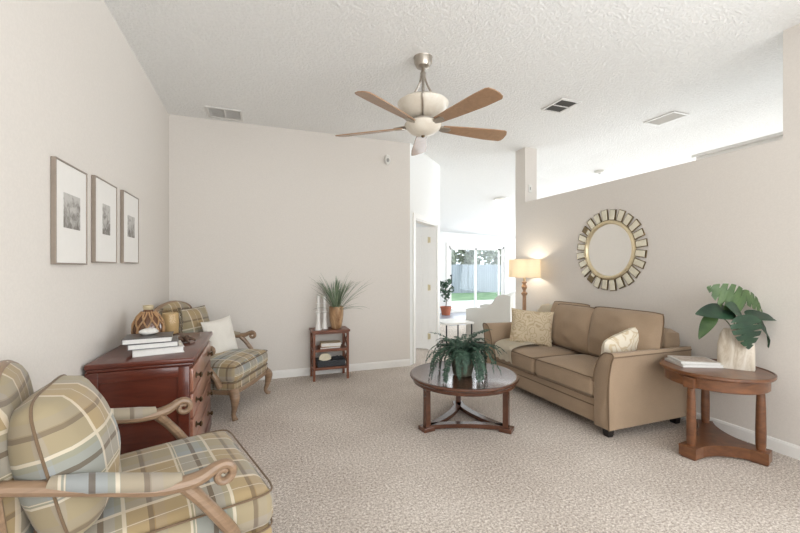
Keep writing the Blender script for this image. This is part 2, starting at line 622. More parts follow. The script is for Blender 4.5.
def soft_box(bm, w, d, h, r=0.04, crown=0.03, inner=8, mtx=None, side_bulge=0.0, wob=0.0, seed=0, taper=0.0):
    """rounded box cushion centred on the origin, its top crowned"""
    half = (w / 2, d / 2, h / 2)

    def arr(hf):
        rr = min(r, hf * 0.98)
        t = [math.tan(R(a)) * rr for a in (45, 34, 22, 11)]
        i = hf - rr
        left = [-i - x for x in t]
        mid = [-i + 2 * i * k / inner for k in range(inner + 1)]
        return left + mid + [i + x for x in reversed(t)]
    A = [arr(x) for x in half]
    cache = {}

    def vert(p):
        key = tuple(round(x, 6) for x in p)
        if key in cache:
            return cache[key]
        i = [max(-(hf - min(r, hf * .98)), min(hf - min(r, hf * .98), x)) for x, hf in zip(p, half)]
        dvec = Vector(p) - Vector(i)
        q = Vector(i) + (dvec.normalized() * min(r, min(half) * .98) if dvec.length > 1e-9 else Vector((0, 0, 0)))
        ax, ay = q.x / half[0], q.y / half[1]
        bump_ = max(0, (1 - ax ** 4) * (1 - ay ** 4))
        if q.z > 0:
            q.z += crown * bump_ * (q.z / half[2])
        zc = 1 - (q.z / half[2]) ** 2
        if side_bulge and zc > 0:
            q.x += side_bulge * zc * max(0, 1 - ay ** 2) * (1 if ax > 0.5 else (-1 if ax < -0.5 else 0))
            q.y += side_bulge * zc * max(0, 1 - ax ** 2) * (1 if ay > 0.5 else (-1 if ay < -0.5 else 0))
        if taper:
            q.y *= 1 + taper * ax
        if wob:
            nz = noise.noise(Vector((p[0] * 4 + seed * 7, p[1] * 4, p[2] * 4)))
            q += Vector((nz * wob * 0.4, nz * wob * 0.4, nz * wob))
        v = bm.verts.new(q)
        cache[key] = v
        return v
    faces = []
    for ax in range(3):
        o = [k for k in range(3) if k != ax]
        for s in (-1, 1):
            U, V = A[o[0]], A[o[1]]
            for i in range(len(U) - 1):
                for j in range(len(V) - 1):
                    q = []
                    for (a, b) in ((i, j), (i + 1, j), (i + 1, j + 1), (i, j + 1)):
                        p = [0, 0, 0]
                        p[ax] = s * half[ax]
                        p[o[0]] = U[a]
                        p[o[1]] = V[b]
                        q.append(vert(p))
                    if len(set(q)) >= 3:
                        qq = list(dict.fromkeys(q))
                        try:
                            faces.append(bm.faces.new(qq))
                        except ValueError:
                            pass
    vs = list(cache.values())
    if mtx is not None:
        bmesh.ops.transform(bm, matrix=mtx, verts=vs)
    return vs


def pillow_bm(bm, w, h, t, n=18, ear=0.07, seed=0, wob=0.012, rnd_c=0.0):
    """throw pillow in the YZ plane, thickness along X, centred on the origin"""
    def pos(i, j, s):
        u = -1 + 2 * i / n
        v = -1 + 2 * j / n
        yy = u * w / 2 * (1 - ear * (1 - v * v))
        zz = v * h / 2 * (1 - ear * (1 - u * u))
        cr = 1 - rnd_c * (u * v) ** 4
        yy *= cr
        zz *= cr
        f = max(0.0, (1 - u ** 2) * (1 - v ** 2)) ** 0.40
        nz = noise.noise(Vector((u * 2.1 + seed * 5, v * 2.1, s * 3.0)))
        return Vector((s * (t / 2 * f + nz * wob * f), yy, zz))
    g = {}
    for s in (-1, 1):
        for i in range(n + 1):
            for j in range(n + 1):
                edge = i in (0, n) or j in (0, n)
                k = (i, j, 0 if edge else s)
                if k not in g:
                    g[k] = bm.verts.new(pos(i, j, s))
        for i in range(n):
            for j in range(n):
                q = []
                for (a, b) in ((i, j), (i + 1, j), (i + 1, j + 1), (i, j + 1)):
                    edge = a in (0, n) or b in (0, n)
                    q.append(g[(a, b, 0 if edge else s)])
                bm.faces.new(q if s > 0 else q[::-1])
    rim = []
    for i in range(n):
        rim.append(pos(i, 0, 1))
    for j in range(n):
        rim.append(pos(n, j, 1))
    for i in range(n):
        rim.append(pos(n - i, n, 1))
    for j in range(n):
        rim.append(pos(0, n - j, 1))
    return rim


def uv_box(co, nrm):
    ax, ay, az = abs(nrm.x), abs(nrm.y), abs(nrm.z)
    if az >= ax and az >= ay:
        return (co.x, co.y)
    if ax >= ay:
        return (co.z, co.y)
    return (co.x, co.z)


def uv_yz(co, nrm):
    return (co.y, co.z)


def uv_zy(co, nrm):
    return (co.z, co.y)


def T(x, y, z, rz=0, ry=0, rx=0):
    return Matrix.Translation((x, y, z)) @ Matrix.Rotation(rz, 4, 'Z') @ Matrix.Rotation(ry, 4, 'Y') @ Matrix.Rotation(rx, 4, 'X')


# ================================================================== THE SETTING
XL, XR, YB, HC = -0.917, 3.56, 4.93, 3.05
WT = 0.14

bm = BM()
box(bm, (XL - WT, -2.4, -0.1), (9.2, 10.3, 0))
struct('floor', bm, M['carpet'])
bm = BM()
box(bm, (4.2, 8.0, 0.0), (8.9, 10.3, 0.006))
struct('floor_tile', bm, M['tile'])


def ceil_z(x, y):
    return HC - max(0, x - 4.78) * 0.05 - max(0, y - 5.9) * 0.14


bm = BM()
xs = [XL - WT, 1, 2.87, 4.78, 6, 7.5, 9.2]
ys = [-2.4, 0, 2, 4, 5.0, 5.9, 7.4, 9, 10.4]
g = [[bm.verts.new((x, y, ceil_z(x, y))) for y in ys] for x in xs]
g2 = [[bm.verts.new((x, y, ceil_z(x, y) + 0.15)) for y in ys] for x in xs]
for i in range(len(xs) - 1):
    for j in range(len(ys) - 1):
        bm.faces.new((g[i][j], g[i][j + 1], g[i + 1][j + 1], g[i + 1][j]))
        bm.faces.new((g2[i][j], g2[i + 1][j], g2[i + 1][j + 1], g2[i][j + 1]))
for i in range(len(xs) - 1):
    for j in (0, len(ys) - 1):
        bm.faces.new((g[i][j], g[i + 1][j], g2[i + 1][j], g2[i][j]))
for j in range(len(ys) - 1):
    for i in (0, len(xs) - 1):
        bm.faces.new((g[i][j], g[i][j + 1], g2[i][j + 1], g2[i][j]))
struct('ceiling', bm, M['ceiling'])

bm = BM()
box(bm, (XL - WT, -2.4, 0), (XL, YB + WT, HC))
struct('wall_left', bm, M['wall'])
bm = BM()
box(bm, (XL, YB, 0), (1.97, YB + WT, HC))
struct('wall_back', bm, M['wall'])
# half wall beside the sofa with a full-height end and a full-height return by the camera
bm = BM()
box(bm, (XR, 1.66, 0), (XR + 0.18, 4.74, 2.27))
box(bm, (XR, 0.45, 0), (XR + 0.18, 1.66, HC))
box(bm, (XR, -2.26, 0), (XR + 0.18, -1.85, HC))
box(bm, (XR, -1.85, 0), (XR + 0.18, 0.45, 0.45))  # sill of an unseen opening made up for the side fill lamp
box(bm, (XR, -1.85, 2.65), (XR + 0.18, 0.45, HC))
struct('wall_right', bm, M['wall'])
bm = BM()
box(bm, (XR, 4.52, 2.27), (XR + 0.2, 4.74, HC))
struct('trim_column', bm, M['wall'])
# rear wall with an opening added for the rear fill lamp, behind the camera
bm = BM()
box(bm, (XL, -2.4, 0), (-0.7, -2.26, HC))
box(bm, (3.4, -2.4, 0), (9.2, -2.26, HC))
box(bm, (-0.7, -2.4, 0), (3.4, -2.26, 0.4))
box(bm, (-0.7, -2.4, 2.7), (3.4, -2.26, HC))
struct('wall_rear', bm, M['wall'])
# kitchen side wall: family window opening, plus one added for the kitchen fill lamp
bm = BM()
box(bm, (9.05, -2.26, 0), (9.2, 0.5, 2.9))
box(bm, (9.05, 4.0, 0), (9.2, 5.0, 2.9))
box(bm, (9.05, 9.4, 0), (9.2, 10.3, 2.9))
box(bm, (9.05, 0.5, 0), (9.2, 4.0, 0.4))
box(bm, (9.05, 5.0, 0), (9.2, 9.4, 0.4))
box(bm, (9.05, 0.5, 2.7), (9.2, 4.0, 2.9))
box(bm, (9.05, 5.0, 2.7), (9.2, 9.4, 2.9))
struct('wall_kitchen', bm, M['white_wall'])
# family room side wall
bm = BM()
box(bm, (2.87 - WT, 5.9, 0), (2.87, 10.3, HC))
struct('wall_family', bm, M['white_wall'])
# far wall with sliding door opening
SX0, SX1, SZ = 5.36, 7.32, 2.0
bm = BM()
box(bm, (2.73, 10.3, 0), (SX0, 10.44, HC))
box(bm, (SX1, 10.3, 0), (9.2, 10.44, HC))
box(bm, (SX0, 10.3, SZ), (SX1, 10.44, HC))
struct('wall_far', bm, M['white_wall'])
# the diagonal wall with a door
L45 = 0.9 * math.sqrt(2)
DA, DB, DH = 0.17, 1.10, 2.04       # opening along the wall
m45 = T(1.97, YB, 0, R(45))
bm = BM()
box(bm, (0, 0, 0), (DA, WT, HC))
box(bm, (DB, 0, 0), (L45, WT, HC))
box(bm, (DA, 0, DH), (DB, WT, HC))
bmesh.ops.transform(bm, matrix=m45, verts=bm.verts)
struct('wall_diagonal', bm, M['white_wall'])
# bedroom end wall seen through the open door
bm = BM()
box(bm, (XL, 8.0, 0), (2.73, 8.14, HC))
struct('wall_bedroom', bm, M['white_wall'])
area('bedroom_fill', (0.3, 7.6, 1.6), (R(-90), 0, R(20)), 1.4, 1.6, 9, (0.95, 0.97, 1.0))  # added fill that brightens the bedroom; its end wall has no window

# kitchen upper cabinets with a top moulding, seen above the half wall
bm = BM()
box(bm, (4.43, 1.25, 1.5), (4.76, 2.80, 2.53), 0.004)
box(bm, (4.40, 1.22, 2.53), (4.78, 2.83, 2.56), 0.006)
struct('trim_cabinets', bm, M['trim'])


def baseboard(name, p, q, nrm):
    p, q = Vector(p), Vector(q)
    bm = BM()
    d = (q - p).length
    ang = math.atan2((q - p).y, (q - p).x)
    prof = [(0, 0), (0.014, 0), (0.014, 0.075), (0.008, 0.092), (0, 0.095)]
    a = [bm.verts.new((0, y * nrm, z)) for y, z in prof]
    b = [bm.verts.new((d, y * nrm, z)) for y, z in prof]
    bm.faces.new(a)
    bm.faces.new(b[::-1])
    for i in range(len(prof)):
        j = (i + 1) % len(prof)
        bm.faces.new((a[i], a[j], b[j], b[i]))
    bmesh.ops.transform(bm, matrix=T(p.x, p.y, 0, ang), verts=bm.verts)
    return struct(name, bm, M['trim'])


baseboard('baseboard_left', (XL, -2.2, 0), (XL, YB, 0), -1)
baseboard('baseboard_back', (XL, YB, 0), (1.965, YB, 0), -1)
baseboard('baseboard_right', (XR, -2.2, 0), (XR, 4.74, 0), 1)
baseboard('baseboard_column', (XR, 4.74, 0), (XR + .18, 4.74, 0), 1)

# door in the diagonal wall: casing, jamb, leaf opened into the bedroom
d1 = bpy.data.objects.new('door_1', None)
C.objects.link(d1)
d1['kind'] = 'structure'
d1.location = (1.97, YB, 0)
d1.rotation_euler = (0, 0, R(45))
bm = BM()
cw = 0.075
box(bm, (DA - cw, -0.018, 0), (DA, 0, DH + cw), 0.004)
box(bm, (DB, -0.018, 0), (DB + cw, 0, DH + cw), 0.004)
box(bm, (DA, -0.018, DH), (DB, 0, DH + cw), 0.004)
link('door_casing', bm, M['trim'], d1, False)
bm = BM()
box(bm, (DA, 0, 0), (DA + 0.018, WT, DH))
box(bm, (DB - 0.018, 0, 0), (DB, WT, DH))
box(bm, (DA, 0, DH - 0.018), (DB, WT, DH))
link('door_jamb', bm, M['trim'], d1, False)
# leaf: hinged at the far jamb, swung back a little past square
lf = bpy.data.objects.new('door_leaf', None)
bm = BM()
lw = 0.84
box(bm, (0.005, -0.035, 0.012), (lw, 0.0, DH - 0.025), 0.002)
for (z0, z1) in ((0.15, 0.62), (0.72, 1.25), (1.35, 1.88)):
    for (a0, a1) in ((0.10, 0.38), (0.47, 0.75)):
        for ysd in (-0.035, 0.0):
            box(bm, (a0, ysd - 0.005, z0), (a1, ysd + 0.005, z1), 0.004)
            box(bm, (a0 + 0.03, ysd - 0.009, z0 + 0.03), (a1 - 0.03, ysd + 0.009, z1 - 0.03), 0.004)
leaf = link('door_leaf', bm, M['trim'], d1, False, loc=(DB - 0.02, WT - 0.005, 0), rot=(0, 0, R(97)))
for z in (0.22, 1.02, 1.80):
    bm = BM()
    box(bm, (DB - 0.024, WT - 0.04, z - 0.045), (DB - 0.017, WT - 0.005, z + 0.045))
    lathe(bm, [(0.008, -0.05), (0.008, 0.05)], (DB - 0.026, WT - 0.003, z), 10)
    link('hinge', bm, M['hinge'], d1, False)
bpy.data.objects.remove(lf)

# sliding glass door
s1 = bpy.data.objects.new('window_1', None)
C.objects.link(s1)
s1['kind'] = 'structure'
s1.location = (SX0, 10.3, 0)
SW = SX1 - SX0
bm = BM()
c = 0.09
box(bm, (-c, -0.02, 0), (0, 0, SZ + c), 0.004)
box(bm, (SW, -0.02, 0), (SW + c, 0, SZ + c), 0.004)
box(bm, (0, -0.02, SZ), (SW, 0, SZ + c), 0.004)
link('window_casing', bm, M['trim'], s1, False)
bm = BM()
f = 0.05
box(bm, (0, 0.02, 0), (f, 0.12, SZ))
box(bm, (SW - f, 0.02, 0), (SW, 0.12, SZ))
box(bm, (0, 0.02, SZ - f), (SW, 0.12, SZ))
box(bm, (0, 0.02, 0), (SW, 0.12, 0.05))
link('window_frame', bm, M['trim'], s1, False)
for k, (a0, a1, yy) in enumerate(((0.05, 0.98, 0.04), (0.93, SW - 0.12, 0.085))):
    bm = BM()
    e = 0.055
    box(bm, (a0, yy, 0.05), (a0 + e, yy + 0.03, SZ - f))
    box(bm, (a1 - e, yy, 0.05), (a1, yy + 0.03, SZ - f))
    box(bm, (a0, yy, 0.05), (a1, yy + 0.03, 0.05 + e))
    box(bm, (a0, yy, SZ - f - e), (a1, yy + 0.03, SZ - f))
    sash = link('sash', bm, M['trim'], s1, False)
    bm = BM()
    box(bm, (a0 + e, yy + 0.012, 0.05 + e), (a1 - e, yy + 0.018, SZ - f - e))
    link('pane', bm, M['pane'], sash, False)
bm = BM()
box(bm, (0.065, -0.015, 0.88), (0.095, 0.045, 0.92))
box(bm, (0.065, -0.015, 1.10), (0.095, 0.045, 1.14))
box(bm, (0.065, -0.03, 0.88), (0.095, -0.012, 1.14), 0.005)
link('door_handle', bm, M['black_metal'], s1, False)

# the yard
bm = BM()
box(bm, (-12, 14.5, -0.16), (40, 40, -0.06))
struct('ground', bm, M['grass'])
bm = BM()
box(bm, (-12, 10.44, -0.16), (40, 14.5, -0.05))
struct('ground_patio', bm, M['patio'])
bm = BM()
box(bm, (-12, -14, -0.25), (40, 10.44, -0.12))
struct('ground_paving', bm, M['patio'])

t = thing('wooden_fence', 'weathered grey wooden privacy fence across the back lawn outside the glass door', 'fence', (13, 19.2, -0.06))
bm = BM()
x = -9.0
k = 0
while x < 9:
    hh = 1.60 + 0.05 * noise.noise(Vector((k * 0.37, 0, 0)))
    box(bm, (x, 0, 0), (x + 0.135, 0.022, hh))
    x += 0.145
    k += 1
link('fence_board', bm, M['fence'], t, False)
bm = BM()
for z in (0.3, 1.25):
    box(bm, (-9, 0.022, z), (9, 0.06, z + 0.09))
link('fence_rail', bm, M['fence'], t, False)


def leaf_cloud(bm, n, cx, cy, cz, rx, ry, rz, size, rnd):
    for i in range(n):
        while True:
            p = Vector((rnd.uniform(-1, 1), rnd.uniform(-1, 1), rnd.uniform(-1, 1)))
            if p.length < 1:
                break
        q = Vector((cx + p.x * rx, cy + p.y * ry, cz + p.z * rz))
        a = Vector((rnd.uniform(-1, 1), rnd.uniform(-1, 1), rnd.uniform(-1, 1))).normalized()
        b = a.cross(Vector((rnd.uniform(-1, 1), rnd.uniform(-1, 1), rnd.uniform(-1, 1)))).normalized()
        s = size * rnd.uniform(0.6, 1.3)
        v = [bm.verts.new(q + a * s), bm.verts.new(q + b * s * 0.5), bm.verts.new(q - a * s), bm.verts.new(q - b * s * 0.5)]
        bm.faces.new(v)


rnd = random.Random(3)
for i, (tx, tz, rx, rz_, lab) in enumerate((
        (10.6, 2.0, 0.5, 0.7, 'pale green garden tree at the left edge of the sliding glass door view'),
        (12.1, 2.3, 0.75, 1.2, 'leafy garden tree behind the fence seen through the left sliding pane'),
        (14.1, 2.4, 1.15, 1.35, 'bushy garden tree behind the fence seen through the right sliding pane'),
        (16.4, 2.2, 1.0, 1.1, 'garden tree behind the fence at the right end of the glass door view'))):
    t = thing('garden_tree', lab, 'tree', (tx, 20.6, -0.06), 0, 'trees behind the fence')
    bm = BM()
    leaf_cloud(bm, 850, 0, 0, tz, rx, 0.7, rz_, 0.15, rnd)
    link('foliage', bm, M['leaf_far'], t, False)
    bm = BM()
    tube(bm, [(0, 0, 0), (0.05, 0, 1.0), (0, 0, tz)], [0.12, 0.09, 0.05])
    link('trunk', bm, M['bark'], t)

# ================================================================== ARMCHAIRS
def scroll_pts(c, r0, a0, turns, yoff, n=22):
    out = []
    for i in range(n + 1):
        a = a0 - turns * 2 * PI * i / n
        r = r0 * (1 - 0.72 * i / n)
        out.append((c[0] + r * math.cos(a), yoff, c[1] + r * math.sin(a)))
    return out


def make_armchair(label):
    """local frame: +x faces forward, y to the chair's left, origin on the floor"""
    t = thing('armchair', label, 'chair', group='carved plaid armchairs')
    # seat cushion
    bm = BM()
    soft_box(bm, 0.70, 0.72, 0.145, 0.05, 0.045, 8, T(0.0, 0, 0.395), 0.012, 0.006, 2, 0.05)
    cush = link('seat_cushion', bm, M['plaid'], t, uv=uv_box)
    bm = BM()
    for z in (0.325, 0.462):
        pts = []
        for k in range(48):
            a = 2 * PI * k / 48
            ca, sa = math.cos(a), math.sin(a)
            e = 0.16
            px = 0.352 * math.copysign(abs(ca) ** e, ca)
            py = 0.362 * math.copysign(abs(sa) ** e, sa) * (1 + 0.05 * px / 0.35)
            pts.append((px, py, z))
        tube(bm, pts, 0.004, 6, closed=True)
    link('piping', bm, M['piping'], cush)
    # upholstered seat rail
    bm = BM()
    prism(bm, [(0.335, -0.365), (0.345, -0.2), (0.35, 0), (0.345, 0.2), (0.335, 0.365), (-0.39, 0.285), (-0.39, -0.285)], 0.255, 0.325, 0.012)
    link('seat_rail', bm, M['plaid'], t, uv=uv_box)
    bm = BM()
    prism(bm, [(0.34, -0.37), (0.355, 0), (0.34, 0.37), (-0.40, 0.29), (-0.40, -0.29)], 0.215, 0.256, 0.008)
    link('apron', bm, M['pale_wood'], t)
    # front cabriole legs and raked rear legs
    for s in (-1, 1):
        bm = BM()
        p = smooth_path([(0.315, s * 0.345, 0.25), (0.345, s * 0.372, 0.20), (0.335, s * 0.362, 0.11), (0.32, s * 0.35, 0.05), (0.335, s * 0.362, 0.018), (0.35, s * 0.372, 0.0)], 5)
        tube(bm, p, lerp_list([0.045, 0.042, 0.026, 0.018, 0.022, 0.026], 5), 12)
        link('leg', bm, M['pale_wood'], t)
    for s in (-1, 1):
        bm = BM()
        p = smooth_path([(-0.34, s * 0.285, 0.26), (-0.355, s * 0.29, 0.13), (-0.40, s * 0.30, 0.0)], 5)
        tube(bm, p, lerp_list([0.030, 0.024, 0.018], 5), 8)
        link('leg', bm, M['pale_wood'], t)
    # back: raked frame with an arched crest and a padded panel
    rk = 0.09

    def bp(y, z):
        return (-0.395 - rk * max(0, z - 0.30), y, z)
    outline = [(-0.25, 0.22), (-0.262, 0.40), (-0.284, 0.60), (-0.296, 0.78), (-0.288, 0.88), (-0.25, 0.945), (-0.16, 0.985), (0, 1.01),
               (0.16, 0.985), (0.25, 0.945), (0.288, 0.88), (0.296, 0.78), (0.284, 0.60), (0.262, 0.40), (0.25, 0.22)]
    bm = BM()
    tube(bm, [p + Vector((-0.014, 0.012 * (1 if p.y > 0 else -1) * min(1, abs(p.y) / 0.2), -0.012)) for p in smooth_path([bp(*p) for p in outline], 5)], 0.024, 8, flat=0.85, up=Vector((1, 0, 0)))
    tube(bm, [bp(-0.27, 0.42), bp(0.27, 0.42)], 0.022, 8)
    link('back_frame', bm, M['pale_wood'], t)
    bm = BM()
    n = 16

    def halfw(z):
        zz = [(0.41, 0.250), (0.60, 0.272), (0.78, 0.285), (0.88, 0.278), (0.945, 0.24), (0.985, 0.16), (1.012, 0.05)]
        for (a, wa), (b, wb) in zip(zz, zz[1:]):
            if z <= b:
                return wa + (wb - wa) * (z - a) / (b - a)
        return zz[-1][1]
    for side in (1, -1):
        gr = []
        for j in range(n + 1):
            z = 0.41 + (1.012 - 0.41) * j / n
            hw = halfw(z)
            row = []
            for i in range(n + 1):
                u = -1 + 2 * i / n
                v = -1 + 2 * j / n
                puff = 0.048 * ((1 - u ** 4) * (1 - v ** 4)) ** 0.5
                b0 = bp(u * hw, z)
                row.append(bm.verts.new((b0[0] + (puff if side > 0 else -puff * 0.4), b0[1], b0[2])))
            gr.append(row)
        for j in range(n):
            for i in range(n):
                q = (gr[j][i], gr[j][i + 1], gr[j + 1][i + 1], gr[j + 1][i])
                bm.faces.new(q if side > 0 else q[::-1])
    bmesh.ops.remove_doubles(bm, verts=bm.verts, dist=0.0005)
    link('back_panel', bm, M['plaid'], t, uv=uv_zy)
    # open arms with scrolled hands, padded tops
    for s in (-1, 1):
        bm = BM()
        y0, y1 = 0.298, 0.415
        top = smooth_path([(-0.43, s * (y0 - 0.005), 0.705), (-0.22, s * (y0 + 0.045), 0.655), (-0.05, s * (y0 + 0.085), 0.615), (0.06, s * (y1 - 0.012), 0.615), (0.125, s * y1, 0.645)], 6)
        sc = scroll_pts((0.145, 0.612), 0.038, R(120), 1.25, s * y1)
        pts = [tuple(p) for p in top] + sc
        rads = lerp_list([0.021, 0.023, 0.025, 0.025, 0.019], 6) + [0.018 - 0.008 * i / 22 for i in range(23)]
        tube(bm, pts, rads, 10, flat=1.15)
        sup = smooth_path([(0.03, s * (y1 - 0.02), 0.60), (0.075, s * (y1 - 0.005), 0.545), (0.135, s * (y1 + 0.005), 0.46), (0.18, s * (y1 - 0.015), 0.38), (0.205, s * 0.365, 0.29)], 6)
        tube(bm, sup, lerp_list([0.024, 0.021, 0.022, 0.024, 0.030], 6), 10, flat=1.1)
        arm = link('arm', bm, M['pale_wood'], t)
        bm = BM()
        pp = smooth_path([(-0.32, s * (y0 + 0.02), 0.695), (-0.22, s * (y0 + 0.045), 0.672), (-0.05, s * (y0 + 0.085), 0.634), (0.02, s * (y1 - 0.022), 0.630)], 6)
        tube(bm, pp, lerp_list([0.020, 0.030, 0.030, 0.018], 6), 12, flat=1.15)
        link('arm_pad', bm, M['plaid'], arm, uv=lambda co, n: (co.x + 0.02, 0.10 + 0.4 * co.z))
    return t


def place(o, ox, oy, deg):
    """ox, oy: middle of the front edge of the seat"""
    a = R(deg)
    o.location = (ox - 0.34 * math.cos(a), oy - 0.34 * math.sin(a), 0)
    o.rotation_euler = (0, 0, a)


ch1 = make_armchair('large plaid armchair with scrolled wooden arms in the near left corner, red chest beside it')
ch2 = copy_tree(ch1)
ch2['label'] = 'plaid carved-wood armchair behind the red chest of drawers, white pillow on its seat'
CH1 = (-0.05, 1.955, 17.5)
CH2 = (-0.035, 4.03, -23.5)
place(ch1, *CH1)
place(ch2, *CH2)


def chair_local(ch, x, y, z):
    a = R(ch[2])
    bx, by = ch[0] - 0.34 * math.cos(a), ch[1] - 0.34 * math.sin(a)
    return (bx + x * math.cos(a) - y * math.sin(a), by + x * math.sin(a) + y * math.cos(a), z)


def pillow(name, label, w, h, t, m, loc, rz, tilt, roll=0, seed=0, group=None, ear=0.07, cord=None, uvoff=0, rc=0.0):
    bm = BM()
    rim = pillow_bm(bm, w, h, t, 20, ear, seed, 0.012, rc)
    o = link(name, bm, m, None, uv=lambda co, n: (co.z + uvoff, co.y + 0.031))
    o.rotation_mode = 'XYZ'
    o.matrix_world = Matrix.Translation(loc) @ Matrix.Rotation(rz, 4, 'Z') @ Matrix.Rotation(tilt, 4, 'Y') @ Matrix.Rotation(roll, 4, 'X')
    if cord:
        bm = BM()
        tube(bm, rim, 0.0045, 6, closed=True)
        link('piping', bm, cord, o)
    return tag(o, label, 'pillow', group)


pillow('throw_pillow', 'plump plaid throw pillow with dark piping leaning on the near left armchair back', 0.47, 0.49, 0.27, M['plaid'],
       chair_local(CH1, -0.285, -0.085, 0.70), R(CH1[2] - 9), R(-13), 0, 1, None, 0.02, M['piping'], 0.13, 0.13)
pillow('throw_pillow', 'plaid throw pillow leaning on the back of the far armchair, behind the white pillow', 0.42, 0.40, 0.17, M['plaid'],
       chair_local(CH2, -0.30, 0.10, 0.745), R(CH2[2] - 4), R(-12), 0, 4, None, 0.05, M['piping'], 0.2)
pillow('throw_pillow', 'plain white throw pillow standing on the seat of the plaid armchair behind the chest', 0.35, 0.37, 0.13, M['white_fabric'],
       chair_local(CH2, -0.03, 0.08, 0.655), R(-46), R(-14), R(5), 2, None, 0.09, None)

# ================================================================== CHEST OF DRAWERS
CX0, CX1, CY0, CY1, CH = -0.895, -0.375, 2.63, 3.64, 0.80
t = thing('chest_of_drawers', 'dark red cherry chest of drawers with round knobs against the left wall', 'chest', (0, 0, 0))
t.location = ((CX0 + CX1) / 2, (CY0 + CY1) / 2, 0)
hx, hy = (CX1 - CX0) / 2, (CY1 - CY0) / 2
bm = BM()
box(bm, (-hx, -hy, 0.09), (hx - 0.006, hy, 0.77), 0.003)
link('body', bm, M['cherry'], t, False)
bm = BM()
box(bm, (-hx - 0.005, -hy - 0.018, 0.77), (hx + 0.022, hy + 0.018, 0.80), 0.008, 3)
box(bm, (-hx, -hy - 0.008, 0.752), (hx + 0.012, hy + 0.008, 0.771), 0.006, 2)
link('top', bm, M['cherry'], t)
for s in (-1, 1):
    bm = BM()
    yy = s * hy
    e = 0.06
    for lo, hi in (((-hx, 0.09), (-hx + e, 0.752)), ((hx - e - .006, 0.09), (hx - .006, 0.752)), ((-hx + e, 0.69), (hx - e, 0.752)), ((-hx + e, 0.09), (hx - e, 0.19))):
        box(bm, (lo[0], min(yy, yy + s * 0.014), lo[1]), (hi[0], max(yy, yy + s * 0.014), hi[1]), 0.004, 2)
    link('side_panel', bm, M['cherry'], t)
bm = BM()
box(bm, (-hx - 0.0, -hy - 0.016, 0.0), (hx + 0.014, hy + 0.016, 0.09), 0.012, 3)
link('plinth', bm, M['cherry'], t)
dz = 0.158
for k in range(4):
    z0 = 0.108 + k * dz
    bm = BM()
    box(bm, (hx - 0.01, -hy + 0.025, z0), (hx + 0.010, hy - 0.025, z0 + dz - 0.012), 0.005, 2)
    dr = link('drawer', bm, M['cherry_front_lit'], t)
    for yk in (-0.36, 0.28):
        bm = BM()
        lathe(bm, [(0.020, 0), (0.020, 0.004), (0.008, 0.008), (0.007, 0.018), (0.016, 0.024), (0.018, 0.031), (0.012, 0.037), (0.002, 0.039)], (0, 0, 0), 16)
        bmesh.ops.transform(bm, matrix=T(hx + 0.010, yk, z0 + dz / 2 - 0.004, 0, R(90)), verts=bm.verts)
        link('knob', bm, M['brass'], dr)


def book(name, label, w, d, h, cover, loc, rz, group=None, cat='book'):
    """w along x = spine length, d deep; spine at -y"""
    t = thing(name, label, cat, loc, rz, group)
    bm = BM()
    c = 0.0035
    box(bm, (-w / 2, -d / 2, 0), (w / 2, d / 2, c), 0.001)
    box(bm, (-w / 2, -d / 2, h - c), (w / 2, d / 2, h), 0.001)
    box(bm, (-w / 2, -d / 2, 0), (-w / 2 + c, d / 2, h), 0.001)
    link('cover', bm, cover, t, False)
    bm = BM()
    box(bm, (-w / 2 + c, -d / 2 + 0.006, c), (w / 2 - 0.006, d / 2 - 0.006, h - c))
    link('pages', bm, M['paper'], t, False)
    return t


ZT = 0.80
book('book', 'pale grey hardback at the bottom of the stack on the red chest', 0.275, 0.25, 0.038, M['cover_white'], (-0.60, 2.90, ZT), R(14), 'books stacked on the red chest')
book('book', 'grey hardback in the middle of the stack on the red chest', 0.27, 0.23, 0.034, M['cover_grey'], (-0.625, 2.91, ZT + 0.038), R(11), 'books stacked on the red chest')
book('book', 'dark-covered hardback on top of the stack on the red chest', 0.265, 0.225, 0.034, M['cover_dark'], (-0.65, 2.90, ZT + 0.072), R(8), 'books stacked on the red chest')

# amber vase wrapped in strands
t = thing('vase', 'round amber glass vase wrapped in twisted tan strands on the chest', 'vase', (-0.725, 3.21, ZT))
vp = [(0.0, 0.0), (0.05, 0.0), (0.073, 0.02), (0.09, 0.06), (0.096, 0.10), (0.090, 0.15), (0.064, 0.20), (0.036, 0.232), (0.028, 0.246)]
bm = BM()
lathe(bm, [(r + 1e-4, z) for r, z in vp], seg=32)
link('body', bm, M['brown_glass'], t)
bm = BM()
lathe(bm, [(0.027, 0.24), (0.032, 0.248), (0.034, 0.272), (0.027, 0.276)], seg=24)
link('neck', bm, M['gold'], t)


def vr(z):
    for (ra, a), (rb, b) in zip(vp[1:], vp[2:]):
        if a <= z <= b:
            return ra + (rb - ra) * (z - a) / max(1e-6, b - a)
    return 0.04


bm = BM()
for k in range(20):
    a0 = 2 * PI * k / 20
    d = 1 if k % 2 else -1
    pts = []
    for j in range(14):
        z = 0.015 + 0.215 * j / 13
        a = a0 + d * 0.28 * math.sin(j / 13 * PI * 1.5) + 0.08 * math.sin(k * 3.3)
        r = vr(z) + 0.004
        pts.append((r * math.cos(a), r * math.sin(a), z))
    tube(bm, pts, 0.0055, 6)
link('strand_wrap', bm, M['rope'], t)

